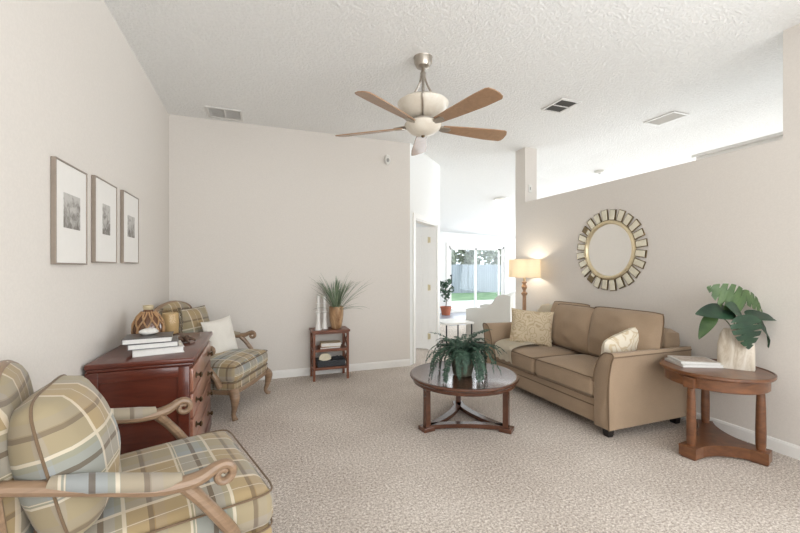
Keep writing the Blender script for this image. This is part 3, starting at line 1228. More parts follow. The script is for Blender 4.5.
# hurricane candle holder
t = thing('candle_holder', 'amber glass hurricane candle holder beside the wrapped vase on the chest', 'candle holder', (-0.63, 3.44, ZT))
bm = BM()
lathe(bm, [(0.062, 0), (0.066, 0.008), (0.03, 0.014), (0.026, 0.022), (0.070, 0.032), (0.074, 0.036)], seg=28)
link('base', bm, M['brown_glass'], t)
bm = BM()
lathe(bm, [(0.072, 0.036), (0.085, 0.06), (0.088, 0.12), (0.080, 0.19), (0.070, 0.225)], seg=32, cap=False)
bmesh.ops.solidify(bm, geom=list(bm.faces), thickness=0.003)
link('glass', bm, M['clear_amber'], t)
bm = BM()
lathe(bm, [(0.056, 0.036), (0.057, 0.04), (0.057, 0.185), (0.052, 0.19), (0.003, 0.188), (0.002, 0.2)], seg=24)
link('candle', bm, M['candle'], t)

bm = BM()
lathe(bm, [(0.001, 0), (0.035, 0.003), (0.055, 0.014), (0.056, 0.024), (0.04, 0.038), (0.001, 0.044)], seg=24, sy=0.72)
for v in bm.verts:
    v.co += Vector((0, 0, 0.004)) * noise.noise(v.co * 25)
tag(link('stone', bm, M['shell'], loc=(-0.66, 2.93, ZT + 0.1062), rot=(0, 0, 0.5)), 'smooth whitish stone lying on the top book of the chest stack', 'stone')

bm = BM()
for k, (a, l) in enumerate(((0.2, .075), (1.0, .06), (2.1, .07), (3.3, .065), (4.2, .075), (5.3, .06))):
    tube(bm, smooth_path([(0, 0, 0.018), (l * 0.5 * math.cos(a), l * 0.5 * math.sin(a), 0.03 + 0.01 * (k % 2)), (l * math.cos(a), l * math.sin(a), 0.011)], 4), lerp_list([0.015, 0.012, 0.007], 4), 7)
bmesh.ops.translate(bm, vec=(0, 0, -0.002), verts=bm.verts)
tag(link('driftwood', bm, M['driftwood'], loc=(-0.495, 3.17, ZT)), 'small dark knotted driftwood piece on the chest right of the books', 'ornament')

# ================================================================== PICTURES
def picture(y0, y1, z0, z1, seed, ph, pw, label):
    t = thing('framed_picture', label, 'picture', (XL, (y0 + y1) / 2, z0), 0, 'black and white prints on the left wall')
    w, h, d, e = (y1 - y0) / 2, z1 - z0, 0.023, 0.008
    bm = BM()
    box(bm, (0.001, -w, 0), (d, -w + e, h), 0.0015)
    box(bm, (0.001, w - e, 0), (d, w, h), 0.0015)
    box(bm, (0.001, -w + e, 0), (d, w - e, e), 0.0015)
    box(bm, (0.001, -w + e, h - e), (d, w - e, h), 0.0015)
    link('frame', bm, M['frame'], t, False)
    bm = BM()
    box(bm, (0.004, -w + e, e), (0.018, w - e, h - e))
    link('matboard', bm, M['matboard'], t, False)
    bm = BM()
    zc = h * 0.53
    box(bm, (0.018, -pw / 2, zc - ph / 2), (0.0195, pw / 2, zc + ph / 2))
    link('print', bm, print_mat('print_%d' % seed, seed), t, False, uv=lambda co, n: (co.y, (co.z - zc) + 0.15))


picture(2.29, 2.655, 1.358, 1.870, 1, 0.175, 0.19, 'framed black and white print nearest the camera, left of its row of three')
picture(2.77, 3.15, 1.372, 1.890, 2, 0.19, 0.13, 'framed black and white print hanging between two others on the left wall')
picture(3.286, 3.67, 1.376, 1.90, 3, 0.16, 0.17, 'framed black and white print nearest the back corner, right of its row of three')

# ================================================================== SHELF BY THE BACK WALL
SHX, SHY = 0.835, 4.755
t = thing('shelf_unit', 'small reddish wooden three-tier shelf with crossed sides at the back wall', 'shelf', (SHX, SHY, 0))
hw, hd = 0.215, 0.135
for sx in (-1, 1):
    for sy in (-1, 1):
        bm = BM()
        x0, y0 = sx * (hw - 0.014), sy * (hd - 0.014)
        box(bm, (x0 - 0.014, y0 - 0.014, 0), (x0 + 0.014, y0 + 0.014, 0.575), 0.003)
        link('leg', bm, M['shelfwood'], t, False)
for z in (0.155, 0.37, 0.582):
    bm = BM()
    o = 0.012 if z > 0.5 else -0.006
    box(bm, (-hw - o, -hd - o, z - 0.03 if z < 0.5 else z - 0.012), (hw + o, hd + o, z + (0.016 if z > .5 else 0)), 0.004)
    if z > 0.5:
        box(bm, (-hw + 0.01, -hd + 0.006, z - 0.03), (hw - 0.01, -hd + 0.02, z - 0.012))
    link('shelf_board', bm, M['shelfwood'], t, False)
for sx in (-1, 1):
    bm = BM()
    for z0, z1 in ((0.155, 0.352), (0.37, 0.56)):
        for a, b in ((-1, 1), (1, -1)):
            tube(bm, [(sx * (hw - 0.014) + 0.004 * a, a * (hd - 0.02), z0 + 0.004), (sx * (hw - 0.014) + 0.004 * a, b * (hd - 0.02), z1 - 0.004)], 0.0085, 4)
    link('cross_brace', bm, M['shelfwood'], t, False)
ZS = 0.5985


def candlestick(dx, dy, h, label):
    t = thing('candlestick', label, 'candlestick', (SHX + dx, SHY + dy, ZS), 0, 'white candlesticks on the small shelf')
    k = h / 0.42
    bm = BM()
    lathe(bm, [(0.040, 0), (0.040, 0.012), (0.034, 0.02), (0.026, 0.08 * k), (0.021, 0.15 * k), (0.024, 0.205 * k), (0.034, 0.213 * k), (0.034, 0.218 * k), (0.02, 0.224 * k)], seg=20)
    link('holder', bm, M['ceramic'], t)
    bm = BM()
    lathe(bm, [(0.019, 0.224 * k), (0.019, 0.40 * k), (0.017, 0.405 * k), (0.003, 0.404 * k), (0.002, 0.42 * k)], seg=16)
    link('candle', bm, M['paper'], t)
    bm = BM()
    lathe(bm, [(0.021, 0.31 * k), (0.032, 0.312 * k), (0.032, 0.316 * k), (0.021, 0.318 * k)], seg=18)
    link('drip_ring', bm, M['ceramic'], t)


candlestick(-0.145, -0.065, 0.42, 'taller white candlestick with candle at the left end of the small shelf top')
candlestick(-0.06, -0.005, 0.41, 'second white candlestick with candle, beside the bronze plant pot on the small shelf')

t = thing('potted_plant', 'spiky grassy plant in a mottled bronze pot on the small shelf', 'plant', (SHX + 0.085, SHY + 0.0, ZS))
bm = BM()
lathe(bm, [(0.052, 0), (0.062, 0.01), (0.078, 0.08), (0.088, 0.17), (0.090, 0.265), (0.082, 0.27), (0.076, 0.23), (0.001, 0.22)], seg=28)
link('pot', bm, M['gold_pot'], t)
bm = BM()
rnd = random.Random(11)


def blade_leaf(bm, base, az, el, length, width, droop, n=7):
    prev = None
    for i in range(n + 1):
        s = i / n
        e = el - droop * s * s
        r = length * s * math.cos(el - droop * s * s * 0.5)
        z = length * s * math.sin(el - droop * s * s * 0.6)
        p = Vector((base[0] + r * math.cos(az), base[1] + r * math.sin(az), base[2] + z))
        wd = width * (0.55 + 0.9 * s) * (1 - s) ** 0.55 if s < 1 else 0.0005
        side = Vector((-math.sin(az), math.cos(az), 0)) * max(wd, 0.0006)
        c = bm.verts.new(p - Vector((0, 0, wd * 0.5)))
        l = bm.verts.new(p + side)
        r_ = bm.verts.new(p - side)
        if prev:
            bm.faces.new((prev[0], l, c, prev[1]))
            bm.faces.new((prev[1], c, r_, prev[2]))
        prev = (l, c, r_)


for k in range(84):
    az = rnd.uniform(0, 2 * PI)
    el = R(rnd.uniform(14, 84))
    L = rnd.uniform(0.40, 0.60)
    if math.sin(az) > 0.2:
        el = max(el, R(66))
        L *= 0.8
    elif el < R(35):
        L *= 0.72
    blade_leaf(bm, (0.02 * math.cos(az), 0.02 * math.sin(az), 0.21), az, el, L, 0.008, rnd.uniform(0.1, 0.55))
for v in bm.verts:
    v.co.y = min(v.co.y, 0.155)
link('foliage', bm, M['yucca'], t)

book('book', 'thin brown book lying under the cream one on the middle tier of the shelf', 0.25, 0.17, 0.022, M['cover_brown'], (SHX - 0.01, SHY - 0.03, 0.3715), R(3), 'books on the small shelf')
book('book', 'cream book lying on top of the brown one on the middle shelf tier', 0.24, 0.16, 0.046, M['cover_cream'], (SHX + 0.01, SHY - 0.025, 0.394), R(-3), 'books on the small shelf')

t = thing('basket', 'dark woven tray basket on the lowest tier of the small shelf', 'basket', (SHX + 0.01, SHY - 0.01, 0.156))
bm = BM()
prism(bm, [(-0.165, -0.10), (0.165, -0.10), (0.165, 0.10), (-0.165, 0.10)], 0, 0.065, 0.006)
link('body', bm, M['basket'], t)
bm = BM()
tube(bm, [(-0.165, -0.10, 0.068), (0.165, -0.10, 0.068), (0.165, 0.10, 0.068), (-0.165, 0.10, 0.068)], 0.009, 8, closed=True)
for k in range(9):
    a = rnd.uniform(0, 6)
    tube(bm, smooth_path([(0.02 + 0.012 * k, -0.07 + 0.02 * (k % 3), 0.07), (0.05 + 0.012 * k, -0.05 + 0.02 * (k % 4), 0.10), (0.07 + 0.009 * k, -0.08 + 0.03 * (k % 3), 0.072)], 4), 0.008, 6)
link('rim', bm, M['basket'], t)
bm = BM()
fan = []
for i in range(19):
    a = R(-15 + 210 * i / 18)
    r = 0.072 * (1 + 0.07 * (-1) ** i)
    fan.append((r * math.cos(a), 0.036 + r * math.sin(a) * 0.75))
poly = [(-0.012, 0), (0.012, 0)] + fan
a_ = [bm.verts.new((x, -0.012 + 0.004 * math.cos(k), z)) for k, (x, z) in enumerate(poly)]
b_ = [bm.verts.new((x, 0.012 + 0.004 * math.cos(k), z)) for k, (x, z) in enumerate(poly)]
bm.faces.new(a_)
bm.faces.new(b_[::-1])
for i in range(len(poly)):
    j = (i + 1) % len(poly)
    bm.faces.new((a_[i], a_[j], b_[j], b_[i]))
tag(link('coral_ornament', bm, M['coral'], loc=(SHX - 0.065, SHY - 0.075, 0.2215), rot=(R(-8), 0, 0)), 'cream fan-shaped coral ornament standing on the dark basket of the shelf', 'ornament')

# ================================================================== COFFEE TABLE
TX, TY, TH = 1.69, 2.975, 0.425
t = thing('coffee_table', 'round glossy mahogany coffee table on three square legs with a curved stretcher', 'table', (TX, TY, 0))
bm = BM()
lathe(bm, [(0.001, TH - 0.003), (0.44, TH - 0.003), (0.452, TH), (0.463, TH - 0.004), (0.468, TH - 0.012), (0.466, TH - 0.02), (0.456, TH - 0.028), (0.45, TH - 0.035)][::-1], seg=72)
link('tabletop', bm, M['mahogany'], t)
bm = BM()
lathe(bm, [(0.43, TH - 0.066), (0.44, TH - 0.062), (0.443, TH - 0.035)], seg=72)
link('apron', bm, M['mahogany'], t)
angs = [188, 308, 68]
for a in angs:
    ca, sa = math.cos(R(a)), math.sin(R(a))
    bm = BM()
    mtx = T(0.375 * ca, 0.375 * sa, 0, R(a))
    prof = [(0.023, 0.035), (0.022, 0.2), (0.022, 0.33), (0.027, 0.345), (0.027, TH - 0.066)]
    rg = []
    for r, z in prof:
        rg.append([bm.verts.new((sx * r, sy * r, z)) for sx, sy in ((-1, -1), (1, -1), (1, 1), (-1, 1))])
    for p, q in zip(rg, rg[1:]):
        for i in range(4):
            bm.faces.new((p[i], p[(i + 1) % 4], q[(i + 1) % 4], q[i]))
    bm.faces.new(rg[0][::-1])
    bm.faces.new(rg[-1])
    box(bm, (-0.05, -0.05, 0.0), (0.055, 0.05, 0.036), 0.005)
    bmesh.ops.transform(bm, matrix=mtx, verts=bm.verts)
    link('leg', bm, M['mahogany'], t, False)
bm = BM()
for k in range(3):
    a0, a1 = R(angs[k]), R(angs[(k + 1) % 3])
    p0 = Vector((0.36 * math.cos(a0), 0.36 * math.sin(a0), 0))
    p1 = Vector((0.36 * math.cos(a1), 0.36 * math.sin(a1), 0))
    mid = (p0 + p1) / 2 * 0.52
    n = 16
    L_, R_ = [], []
    for i in range(n + 1):
        s = i / n
        p = p0 * (1 - s) ** 2 + mid * 2 * s * (1 - s) + p1 * s * s
        tn = ((mid - p0) * (1 - s) + (p1 - mid) * s).normalized()
        sd = Vector((-tn.y, tn.x, 0)) * 0.030
        L_.append(p + sd)
        R_.append(p - sd)
    zb, zt = 0.012, 0.046
    rows = [[bm.verts.new((q.x, q.y, z)) for q in P] for P, z in ((L_, zb), (R_, zb), (R_, zt), (L_, zt))]
    for a, b in zip(rows, rows[1:] + rows[:1]):
        for i in range(n):
            bm.faces.new((a[i], a[i + 1], b[i + 1], b[i]))
    for i in (0, n):
        bm.faces.new([r[i] for r in rows])
link('stretcher', bm, M['mahogany'], t, False)

t = thing('potted_fern', 'bushy dark green fern in a mossy pot on the round coffee table', 'plant', (TX - 0.03, TY - 0.04, TH - 0.003))
bm = BM()
lathe(bm, [(0.070, 0), (0.082, 0.01), (0.095, 0.09), (0.10, 0.17), (0.104, 0.195), (0.094, 0.197), (0.09, 0.17), (0.001, 0.165)], seg=26)
for v in bm.verts:
    v.co.x += 0.006 * noise.noise(v.co * 30)
    v.co.y += 0.006 * noise.noise(v.co * 30 + Vector((5, 5, 5)))
link('pot', bm, M['bark_pot'], t)
bm = BM()
rnd = random.Random(21)


def frond(bm, base, az, el, length, droop, wmax):
    n = 24
    pts = []
    p = Vector(base)
    e = el
    for i in range(n + 1):
        pts.append(p.copy())
        p = p + Vector((math.cos(az) * math.cos(e), math.sin(az) * math.cos(e), math.sin(e))) * (length / n)
        if p.z < 0.012:
            p.z = 0.012
        e = max(-1.45, e - droop / n)
    side = Vector((-math.sin(az), math.cos(az), 0))
    tube(bm, pts, [0.0028 * (1 - 0.8 * i / n) for i in range(n + 1)], 3)
    for i in range(3, n + 1):
        s = i / n
        wl = wmax * (min(1, s * 2.6) * (1 - s) ** 0.55 + 0.10)
        tn = (pts[i] - pts[i - 1]).normalized()
        for sd in (-1, 1):
            d = (side * sd + tn * 0.35 + Vector((rnd.uniform(-.2, .2), rnd.uniform(-.2, .2), rnd.uniform(-0.55, 0.1)))).normalized()
            a = pts[i]
            b = a + d * wl * rnd.uniform(0.7, 1.35)
            wv = tn * 0.0088
            m_ = a + d * wl * 0.45 + Vector((0, 0, 0.003))
            v = [bm.verts.new(a), bm.verts.new(m_ - wv), bm.verts.new(b), bm.verts.new(m_ + wv)]
            for vv in v:
                vv.co.z = max(vv.co.z, 0.003)
            bm.faces.new(v)


for k in range(54):
    az = 2 * PI * k / 54 + rnd.uniform(-0.2, 0.2)
    el = R(rnd.uniform(15, 68))
    frond(bm, (0.05 * math.cos(az), 0.05 * math.sin(az), 0.18), az, el, rnd.uniform(0.28, 0.43), rnd.uniform(1.8, 3.5), rnd.uniform(0.038, 0.052))
for k in range(34):
    az = rnd.uniform(0, 6.3)
    frond(bm, (0.03 * math.cos(az), 0.03 * math.sin(az), 0.18), az, R(rnd.uniform(50, 84)), rnd.uniform(0.2, 0.32), rnd.uniform(1.8, 3.4), 0.040)
frond(bm, (0.01, 0.0, 0.18), R(-20), R(86), 0.30, 1.5, 0.055)
frond(bm, (0.01, 0.0, 0.18), R(-30), R(80), 0.32, 1.3, 0.055)
frond(bm, (0.0, 0.02, 0.18), R(0), R(72), 0.40, 1.5, 0.046)
frond(bm, (0.0, 0.0, 0.18), R(155), R(62), 0.36, 1.1, 0.042)
link('foliage', bm, M['fern'], t, False)

# ================================================================== SOFA
FX, BX, SY0, SY1 = 2.56, 3.50, 2.25, 3.99
t = thing('sofa', 'tan two-cushion loveseat sofa with flared arms along the right wall', 'sofa', ((FX + BX) / 2, (SY0 + SY1) / 2, 0))
ox, oy = (FX + BX) / 2, (SY0 + SY1) / 2


def rel(x, y, z):
    return (x - ox, y - oy, z)


bm = BM()
box(bm, rel(FX + 0.03, SY0 + 0.10, 0.075), rel(BX - 0.02, SY1 - 0.10, 0.285), 0.02, 3)
link('base', bm, M['sofa'], t)
bm = BM()
tube(bm, [rel(FX + 0.028, SY0 + 0.12, 0.215), rel(FX + 0.028, SY1 - 0.12, 0.215)], 0.005, 6)
link('piping', bm, M['piping'], t)
# back frame
bm = BM()
prism(bm, [(-0.76, 0.075), (0.72, 0.075), (0.78, 0.70), (0.80, 0.79), (0.76, 0.835), (0.66, 0.84), (-0.70, 0.80), (-0.765, 0.775), (-0.78, 0.70)], -0.09, 0.09, 0.03,
      Matrix.Translation(rel(BX - 0.135, oy, 0)) @ Matrix.Rotation(R(5), 4, 'Y') @ Matrix(((0, 0, 1, 0), (1, 0, 0, 0), (0, 1, 0, 0), (0, 0, 0, 1))))
link('backrest', bm, M['sofa'], t)
# arms: flared outward at the top
for s in (-1, 1):
    bm = BM()
    prof = [(0.0, 0.075), (-0.146, 0.075), (-0.143, 0.30), (-0.146, 0.45), (-0.158, 0.55), (-0.174, 0.62), (-0.186, 0.650), (-0.182, 0.668), (-0.165, 0.678), (-0.11, 0.674), (-0.07, 0.645), (-0.03, 0.58), (-0.006, 0.50), (0.0, 0.42)]
    poly = [(s * -1 * p[0], p[1]) for p in prof]
    # profile measured from the inner face, outward negative
    yi = SY0 + 0.146 if s < 0 else SY1 - 0.146
    poly = [((p[0] if s < 0 else -p[0]), p[1]) for p in prof]
    if s > 0:
        poly = poly[::-1]
    rows = []
    nx = 10
    for i in range(nx + 1):
        q = i / nx
        x = FX + (BX - FX) * q
        row = []
        for (yy, zz) in poly:
            if yy * s > 0.146 or yy < -0.146:
                yy = math.copysign(0.146 + (abs(yy) - 0.146) * (1 - q), yy)
            zz2 = zz - (0.015 * (1 - q) if zz > 0.55 else 0) * 0 - (0.012 * q if zz > 0.5 else 0)
            row.append(bm.verts.new(rel(x, yi + yy, zz2)))
        rows.append(row)
    for a, b in zip(rows, rows[1:]):
        for i in range(len(poly)):
            j = (i + 1) % len(poly)
            bm.faces.new((a[i], a[j], b[j], b[i]))
    f0 = bm.faces.new(rows[0][::-1])
    f1 = bm.faces.new(rows[-1])
    bmesh.ops.bevel(bm, geom=list(f0.edges) + list(f1.edges), offset=0.004, segments=1, affect='EDGES')
    arm = link('arm', bm, M['sofa'], t, sharp=50)
    bm = BM()
    pts = [rel(FX - 0.002, yi + yy, zz) for (yy, zz) in (poly if s < 0 else poly[::-1])[1:]]
    tube(bm, smooth_path(pts, 4), 0.0055, 6)
    pe = prof[6]
    oyy = yi + (pe[0] if s < 0 else -pe[0])
    oyb = yi + (-0.146 if s < 0 else 0.146)
    tube(bm, [rel(FX, oyy, pe[1]), rel(BX, oyb, pe[1] - 0.012)], 0.0055, 6)
    link('piping', bm, M['piping'], arm)
# seat cushions
iy0, iy1 = SY0 + 0.149, SY1 - 0.149
cwid = (iy1 - iy0) / 2
for k in range(2):
    yc = iy0 + cwid * (k + 0.5)
    bm = BM()
    soft_box(bm, 0.70, cwid - 0.006, 0.165, 0.04, 0.03, 8, T(*rel(FX - 0.005 + 0.35, yc, 0.367)), 0.006, 0.006, k + 3)
    cu = link('seat_cushion', bm, M['sofa'], t)
    bm = BM()
    for z in (0.285, 0.449):
        xx = FX - 0.008
        zf = 0.012 if z > 0.4 else -0.006
        pts = [rel(FX + 0.66, yc - cwid / 2 + 0.012, z), rel(xx + 0.05, yc - cwid / 2 + 0.012, z), rel(xx + 0.012, yc - cwid / 2 + 0.03, z)] + \
              [rel(xx, yc - cwid / 2 + 0.06 + (cwid - 0.12) * i / 6, z + 0.004 * math.sin(PI * i / 6)) for i in range(7)] + \
              [rel(xx + 0.012, yc + cwid / 2 - 0.03, z), rel(xx + 0.05, yc + cwid / 2 - 0.012, z), rel(FX + 0.66, yc + cwid / 2 - 0.012, z)]
        tube(bm, smooth_path(pts, 2), 0.0055, 6)
    link('piping', bm, M['piping'], cu)
# loose back cushions
for k, (yc, wd, hh, xc, zc, ti, yaw) in enumerate(((2.63, 0.72, 0.50, 3.16, 0.715, -11, 2), (3.22, 0.62, 0.48, 3.17, 0.705, -11, -3), (3.42, 0.52, 0.44, 3.29, 0.735, -9, 3))):
    bm = BM()
    rim = pillow_bm(bm, wd, hh, 0.25, 20, 0.02, k + 5, 0.022, 0.06)
    mt = Matrix.Translation(rel(xc, yc, zc)) @ Matrix.Rotation(R(yaw), 4, 'Z') @ Matrix.Rotation(R(180 - ti), 4, 'Y')
    mt = Matrix.Translation(rel(xc, yc, zc)) @ Matrix.Rotation(R(yaw), 4, 'Z') @ Matrix.Rotation(R(-ti), 4, 'Y')
    bmesh.ops.transform(bm, matrix=mt, verts=bm.verts)
    cu = link('back_cushion', bm, M['sofa'], t)
    bm = BM()
    tube(bm, [mt @ p for p in rim], 0.006, 6, closed=True)
    link('piping', bm, M['piping'], cu)
for sx, sy in ((FX + 0.07, SY0 + 0.07), (BX - 0.10, SY0 + 0.07), (FX + 0.07, SY1 - 0.07), (BX - 0.10, SY1 - 0.07)):
    bm = BM()
    lathe(bm, [(0.034, 0), (0.038, 0.02), (0.045, 0.076)], rel(sx, sy, 0), 4)
    bmesh.ops.rotate(bm, cent=rel(sx, sy, 0), matrix=Matrix.Rotation(R(45), 3, 'Z'), verts=bm.verts)
    link('foot', bm, M['foot'], t, False)

# throw blanket over the far end
bm = BM()
path = smooth_path([(3.44, 0, 0.70), (3.43, 0, 0.865), (3.36, 0, 0.882), (3.27, 0, 0.85), (3.19, 0, 0.66), (3.09, 0, 0.53), (2.96, 0, 0.507), (2.75, 0, 0.510), (2.60, 0, 0.492), (2.532, 0, 0.452), (2.528, 0, 0.33)], 5)
cols = 14
gr = []
for i, p in enumerate(path):
    row = []
    q = i / (len(path) - 1)
    for j in range(cols + 1):
        u = j / cols
        wdt = 0.34 + 0.06 * math.sin(q * 4)
        y = min(3.83 + 0.13 * max(0.0, 1 - q / 0.45), 3.50 + 0.12 * max(0.0, 1 - q / 0.45) + wdt * u + 0.02 * math.sin(q * 9) - 0.09 * q)
        wv = 0.006 * math.sin(u * 17 + q * 5) + 0.006 * noise.noise(Vector((q * 9, u * 4, 0)))
        z = p.z + wv + 0.006
        x = p.x + (wv if q < 0.25 or q > 0.85 else 0)
        # climbs on to the arm side
        if y > 3.80 and 0.35 < q < 0.9:
            z += 0.10 * min(1, (y - 3.80) / 0.03)
        row.append(bm.verts.new((x, y, z)))
    gr.append(row)
for a, b in zip(gr, gr[1:]):
    for j in range(cols):
        bm.faces.new((a[j], a[j + 1], b[j + 1], b[j]))
bmesh.ops.solidify(bm, geom=list(bm.faces), thickness=-0.008)
tag(link('throw_blanket', bm, M['cream'], sharp=70), 'cream knitted throw blanket draped over the far end of the sofa', 'blanket')

pillow('throw_pillow', 'beige floral throw pillow standing at the far end of the sofa', 0.46, 0.40, 0.15, M['floral'],
       (2.89, 3.565, 0.672), R(180 + 52), R(-14), R(-4), 6, None, 0.07)
pillow('throw_pillow', 'cream patterned throw pillow tucked against the near arm of the sofa', 0.48, 0.36, 0.16, M['floral_light'],
       (2.955, 2.475, 0.625), R(97), R(-14), R(-15), 8, None, 0.05, None, 0, 0.10)

# ================================================================== FLOOR LAMP
t = thing('floor_lamp', 'lit floor lamp with drum shade on a turned wooden post behind the sofa', 'lamp', (3.345, 4.265, 0))
bm = BM()
lathe(bm, [(0.14, 0), (0.14, 0.02), (0.10, 0.04), (0.05, 0.06), (0.03, 0.09), (0.020, 0.3), (0.022, 0.6), (0.025, 0.80), (0.023, 0.97), (0.038, 0.99), (0.042, 1.005), (0.022, 1.02), (0.018, 1.04), (0.03, 1.065), (0.040, 1.09), (0.028, 1.112), (0.018, 1.13), (0.034, 1.145), (0.034, 1.155), (0.014, 1.165)], seg=24)
link('post', bm, M['lampwood'], t)
bm = BM()
lathe(bm, [(0.018, 1.163), (0.020, 1.23), (0.012, 1.24), (0.012, 1.30)], seg=16)
link('socket', bm, M['candle'], t)
bm = BM()
lathe(bm, [(0.206, 1.215), (0.200, 1.455)], seg=48, cap=False)
bmesh.ops.solidify(bm, geom=list(bm.faces), thickness=0.003)
link('lamp_shade', bm, M['shade'], t)
bm = BM()
lathe(bm, [(0.002, 1.26), (0.02, 1.275), (0.024, 1.29), (0.014, 1.312), (0.002, 1.315)], seg=16)
link('bulb', bm, emission('lamp_bulb', srgb(255, 226, 176), 6), t)
pl = bpy.data.lights.new('lamp_bulb_light', 'POINT')
pl.energy = 6
pl.color = (1, 0.90, 0.74)
pl.shadow_soft_size = 0.05
po = bpy.data.objects.new('lamp_bulb_light', pl)
C.objects.link(po)
po.location = (3.345, 4.265, 1.345)

# ================================================================== SUNBURST MIRROR
t = thing('mirror', 'round sunburst mirror framed by silvered rectangular tiles above the sofa', 'mirror', (XR, 3.125, 1.533))
NS = 24
m90 = Matrix(((0, 0, -1, 0), (1, 0, 0, 0), (0, 1, 0, 0), (0, 0, 0, 1)))   # local x,y -> world y,z ; local z -> -x
for k in range(NS):
    a = 2 * PI * (k + 0.5) / NS
    bm = BM()
    w0, w1 = 0.035, 0.038
    r0, r1 = 0.318, 0.432 + 0.008 * (k % 2)
    prism(bm, [(r0, -w0), (r1, -w1), (r1, w1), (r0, w0)], 0.002, 0.014, 0.0)
    ray_ = bm
    bmesh.ops.transform(bm, matrix=m90 @ Matrix.Rotation(a, 4, 'Z'), verts=bm.verts)
    ray = link('ray', bm, M['dark_gold'], t, False)
    bm = BM()
    e = 0.006
    prism(bm, [(r0 + e, -w0 + e), (r1 - e, -w1 + e), (r1 - e, w1 - e), (r0 + e, w0 - e)], 0.012, 0.020, 0.005)
    bmesh.ops.transform(bm, matrix=m90 @ Matrix.Rotation(a, 4, 'Z') @ Matrix.Rotation(R(rnd.uniform(-1.0, 1.0)), 4, 'Y'), verts=bm.verts)
    link('mirror_tile', bm, M['bevel_mirror'], ray, False)
bm = BM()
pr = [(0.278, 0.006), (0.280, 0.022), (0.288, 0.032), (0.302, 0.034), (0.316, 0.026), (0.320, 0.004)]
rings = []
for i in range(64):
    a = 2 * PI * i / 64
    rings.append([bm.verts.new((-z, r * math.cos(a), r * math.sin(a))) for r, z in pr])
for i in range(64):
    p, q = rings[i], rings[(i + 1) % 64]
    for k in range(len(pr) - 1):
        bm.faces.new((p[k], p[k + 1], q[k + 1], q[k]))
link('frame', bm, M['gold'], t)
bm = BM()
lathe(bm, [(0.282, 0.004), (0.282, 0.010)], seg=64)
bmesh.ops.transform(bm, matrix=m90, verts=bm.verts)
link('glass', bm, M['mirror'], t, False)

# ================================================================== END TABLE
EX, EY, EH = 3.185, 1.885, 0.60
t = thing('end_table', 'round walnut pedestal end table with concave base beside the sofa arm', 'table', (EX, EY, 0))
bm = BM()
lathe(bm, [(0.318, EH - 0.026), (0.33, EH - 0.022), (0.337, EH - 0.012), (0.336, EH + 0.002), (0.328, EH + 0.005), (0.322, EH - 0.002), (0.001, EH - 0.002)], seg=64)
link('tabletop', bm, M['walnut'], t)
bm = BM()
lathe(bm, [(0.298, EH - 0.105), (0.305, EH - 0.10), (0.307, EH - 0.026)], seg=64)
link('apron', bm, M['walnut'], t)
legs = [(-0.345 + 0.045, -0.03), (0.075, -0.245), (0.235, 0.205)]
for (lx, ly) in legs:
    a = math.atan2(ly, lx)
    bm = BM()
    lathe(bm, [(0.025, 0.085), (0.029, 0.12), (0.030, 0.22), (0.027, 0.38), (0.023, 0.49)], (lx, ly, 0), 20)
    box(bm, (-0.036, -0.036, EH - 0.105), (0.036, 0.036, EH - 0.03), 0.003, 1, T(lx, ly, 0, a))
    link('leg', bm, M['walnut'], t)
bm = BM()
P = [Vector((x, y, 0)) for x, y in legs]
poly = []
for k in range(3):
    p0, p1 = P[k], P[(k + 1) % 3]
    a = math.atan2(p0.y, p0.x)
    out = Vector((math.cos(a), math.sin(a), 0))
    sd = Vector((-out.y, out.x, 0))
    c0 = p0 + out * 0.05
    poly += [c0 - sd * 0.055, c0 + sd * 0.055, p0 - out * 0.045 + sd * 0.055]
    a1 = math.atan2(p1.y, p1.x)
    out1 = Vector((math.cos(a1), math.sin(a1), 0))
    sd1 = Vector((-out1.y, out1.x, 0))
    s0 = p0 - out * 0.045 + sd * 0.055
    e0 = p1 - out1 * 0.045 - sd1 * 0.055
    mid = (s0 + e0) / 2 * 0.62
    for i in range(1, 12):
        s = i / 12
        poly.append(s0 * (1 - s) ** 2 + mid * 2 * s * (1 - s) + e0 * s * s)
    poly.append(e0)
prism(bm, [(p.x, p.y) for p in poly], 0.012, 0.088, 0.003)
for p in P:
    a = math.atan2(p.y, p.x)
    box(bm, (-0.045, -0.048, 0), (0.045, 0.048, 0.02), 0.004, 1, T(p.x, p.y, 0, a))
link('base', bm, M['walnut'], t, False)

t = book('book', 'white paperback with pale cover at the bottom of the pile on the end table', 0.29, 0.23, 0.02, M['cover_white'], (3.165, 2.02, EH - 0.002), R(-25), 'books on the end table')
t = book('book', 'thin white picture book lying topmost on the end table', 0.27, 0.215, 0.016, M['cover_white'], (3.175, 2.025, EH + 0.018), R(-32), 'books on the end table')

bm = BM()
box(bm, (-0.115, -0.088, 0.016), (0.115, 0.088, 0.0166))
link('cover_picture', bm, stone('printed_cover_picture', srgb(150, 128, 112), srgb(196, 182, 170), srgb(224, 218, 210), 16, 0.35), t, False)
t = thing('potted_monstera', 'monstera stems in a tapered banded stone vase on the end table', 'plant', (3.325, 1.825, EH - 0.002))
bm = BM()
prof = [(0.105, 0.048, 0), (0.107, 0.05, 0.01), (0.106, 0.05, 0.17), (0.09, 0.046, 0.25), (0.07, 0.04, 0.29)]
rg = []
for hw_, hd_, z in prof:
    rg.append([bm.verts.new((hw_ * math.copysign(abs(math.cos(a)) ** 0.45, math.cos(a)), hd_ * math.copysign(abs(math.sin(a)) ** 0.45, math.sin(a)), z)) for a in [2 * PI * (i + .5) / 28 for i in range(28)]])
for p, q in zip(rg, rg[1:]):
    for i in range(28):
        bm.faces.new((p[i], p[(i + 1) % 28], q[(i + 1) % 28], q[i]))
bm.faces.new(rg[0][::-1])
bm.faces.new(rg[-1])
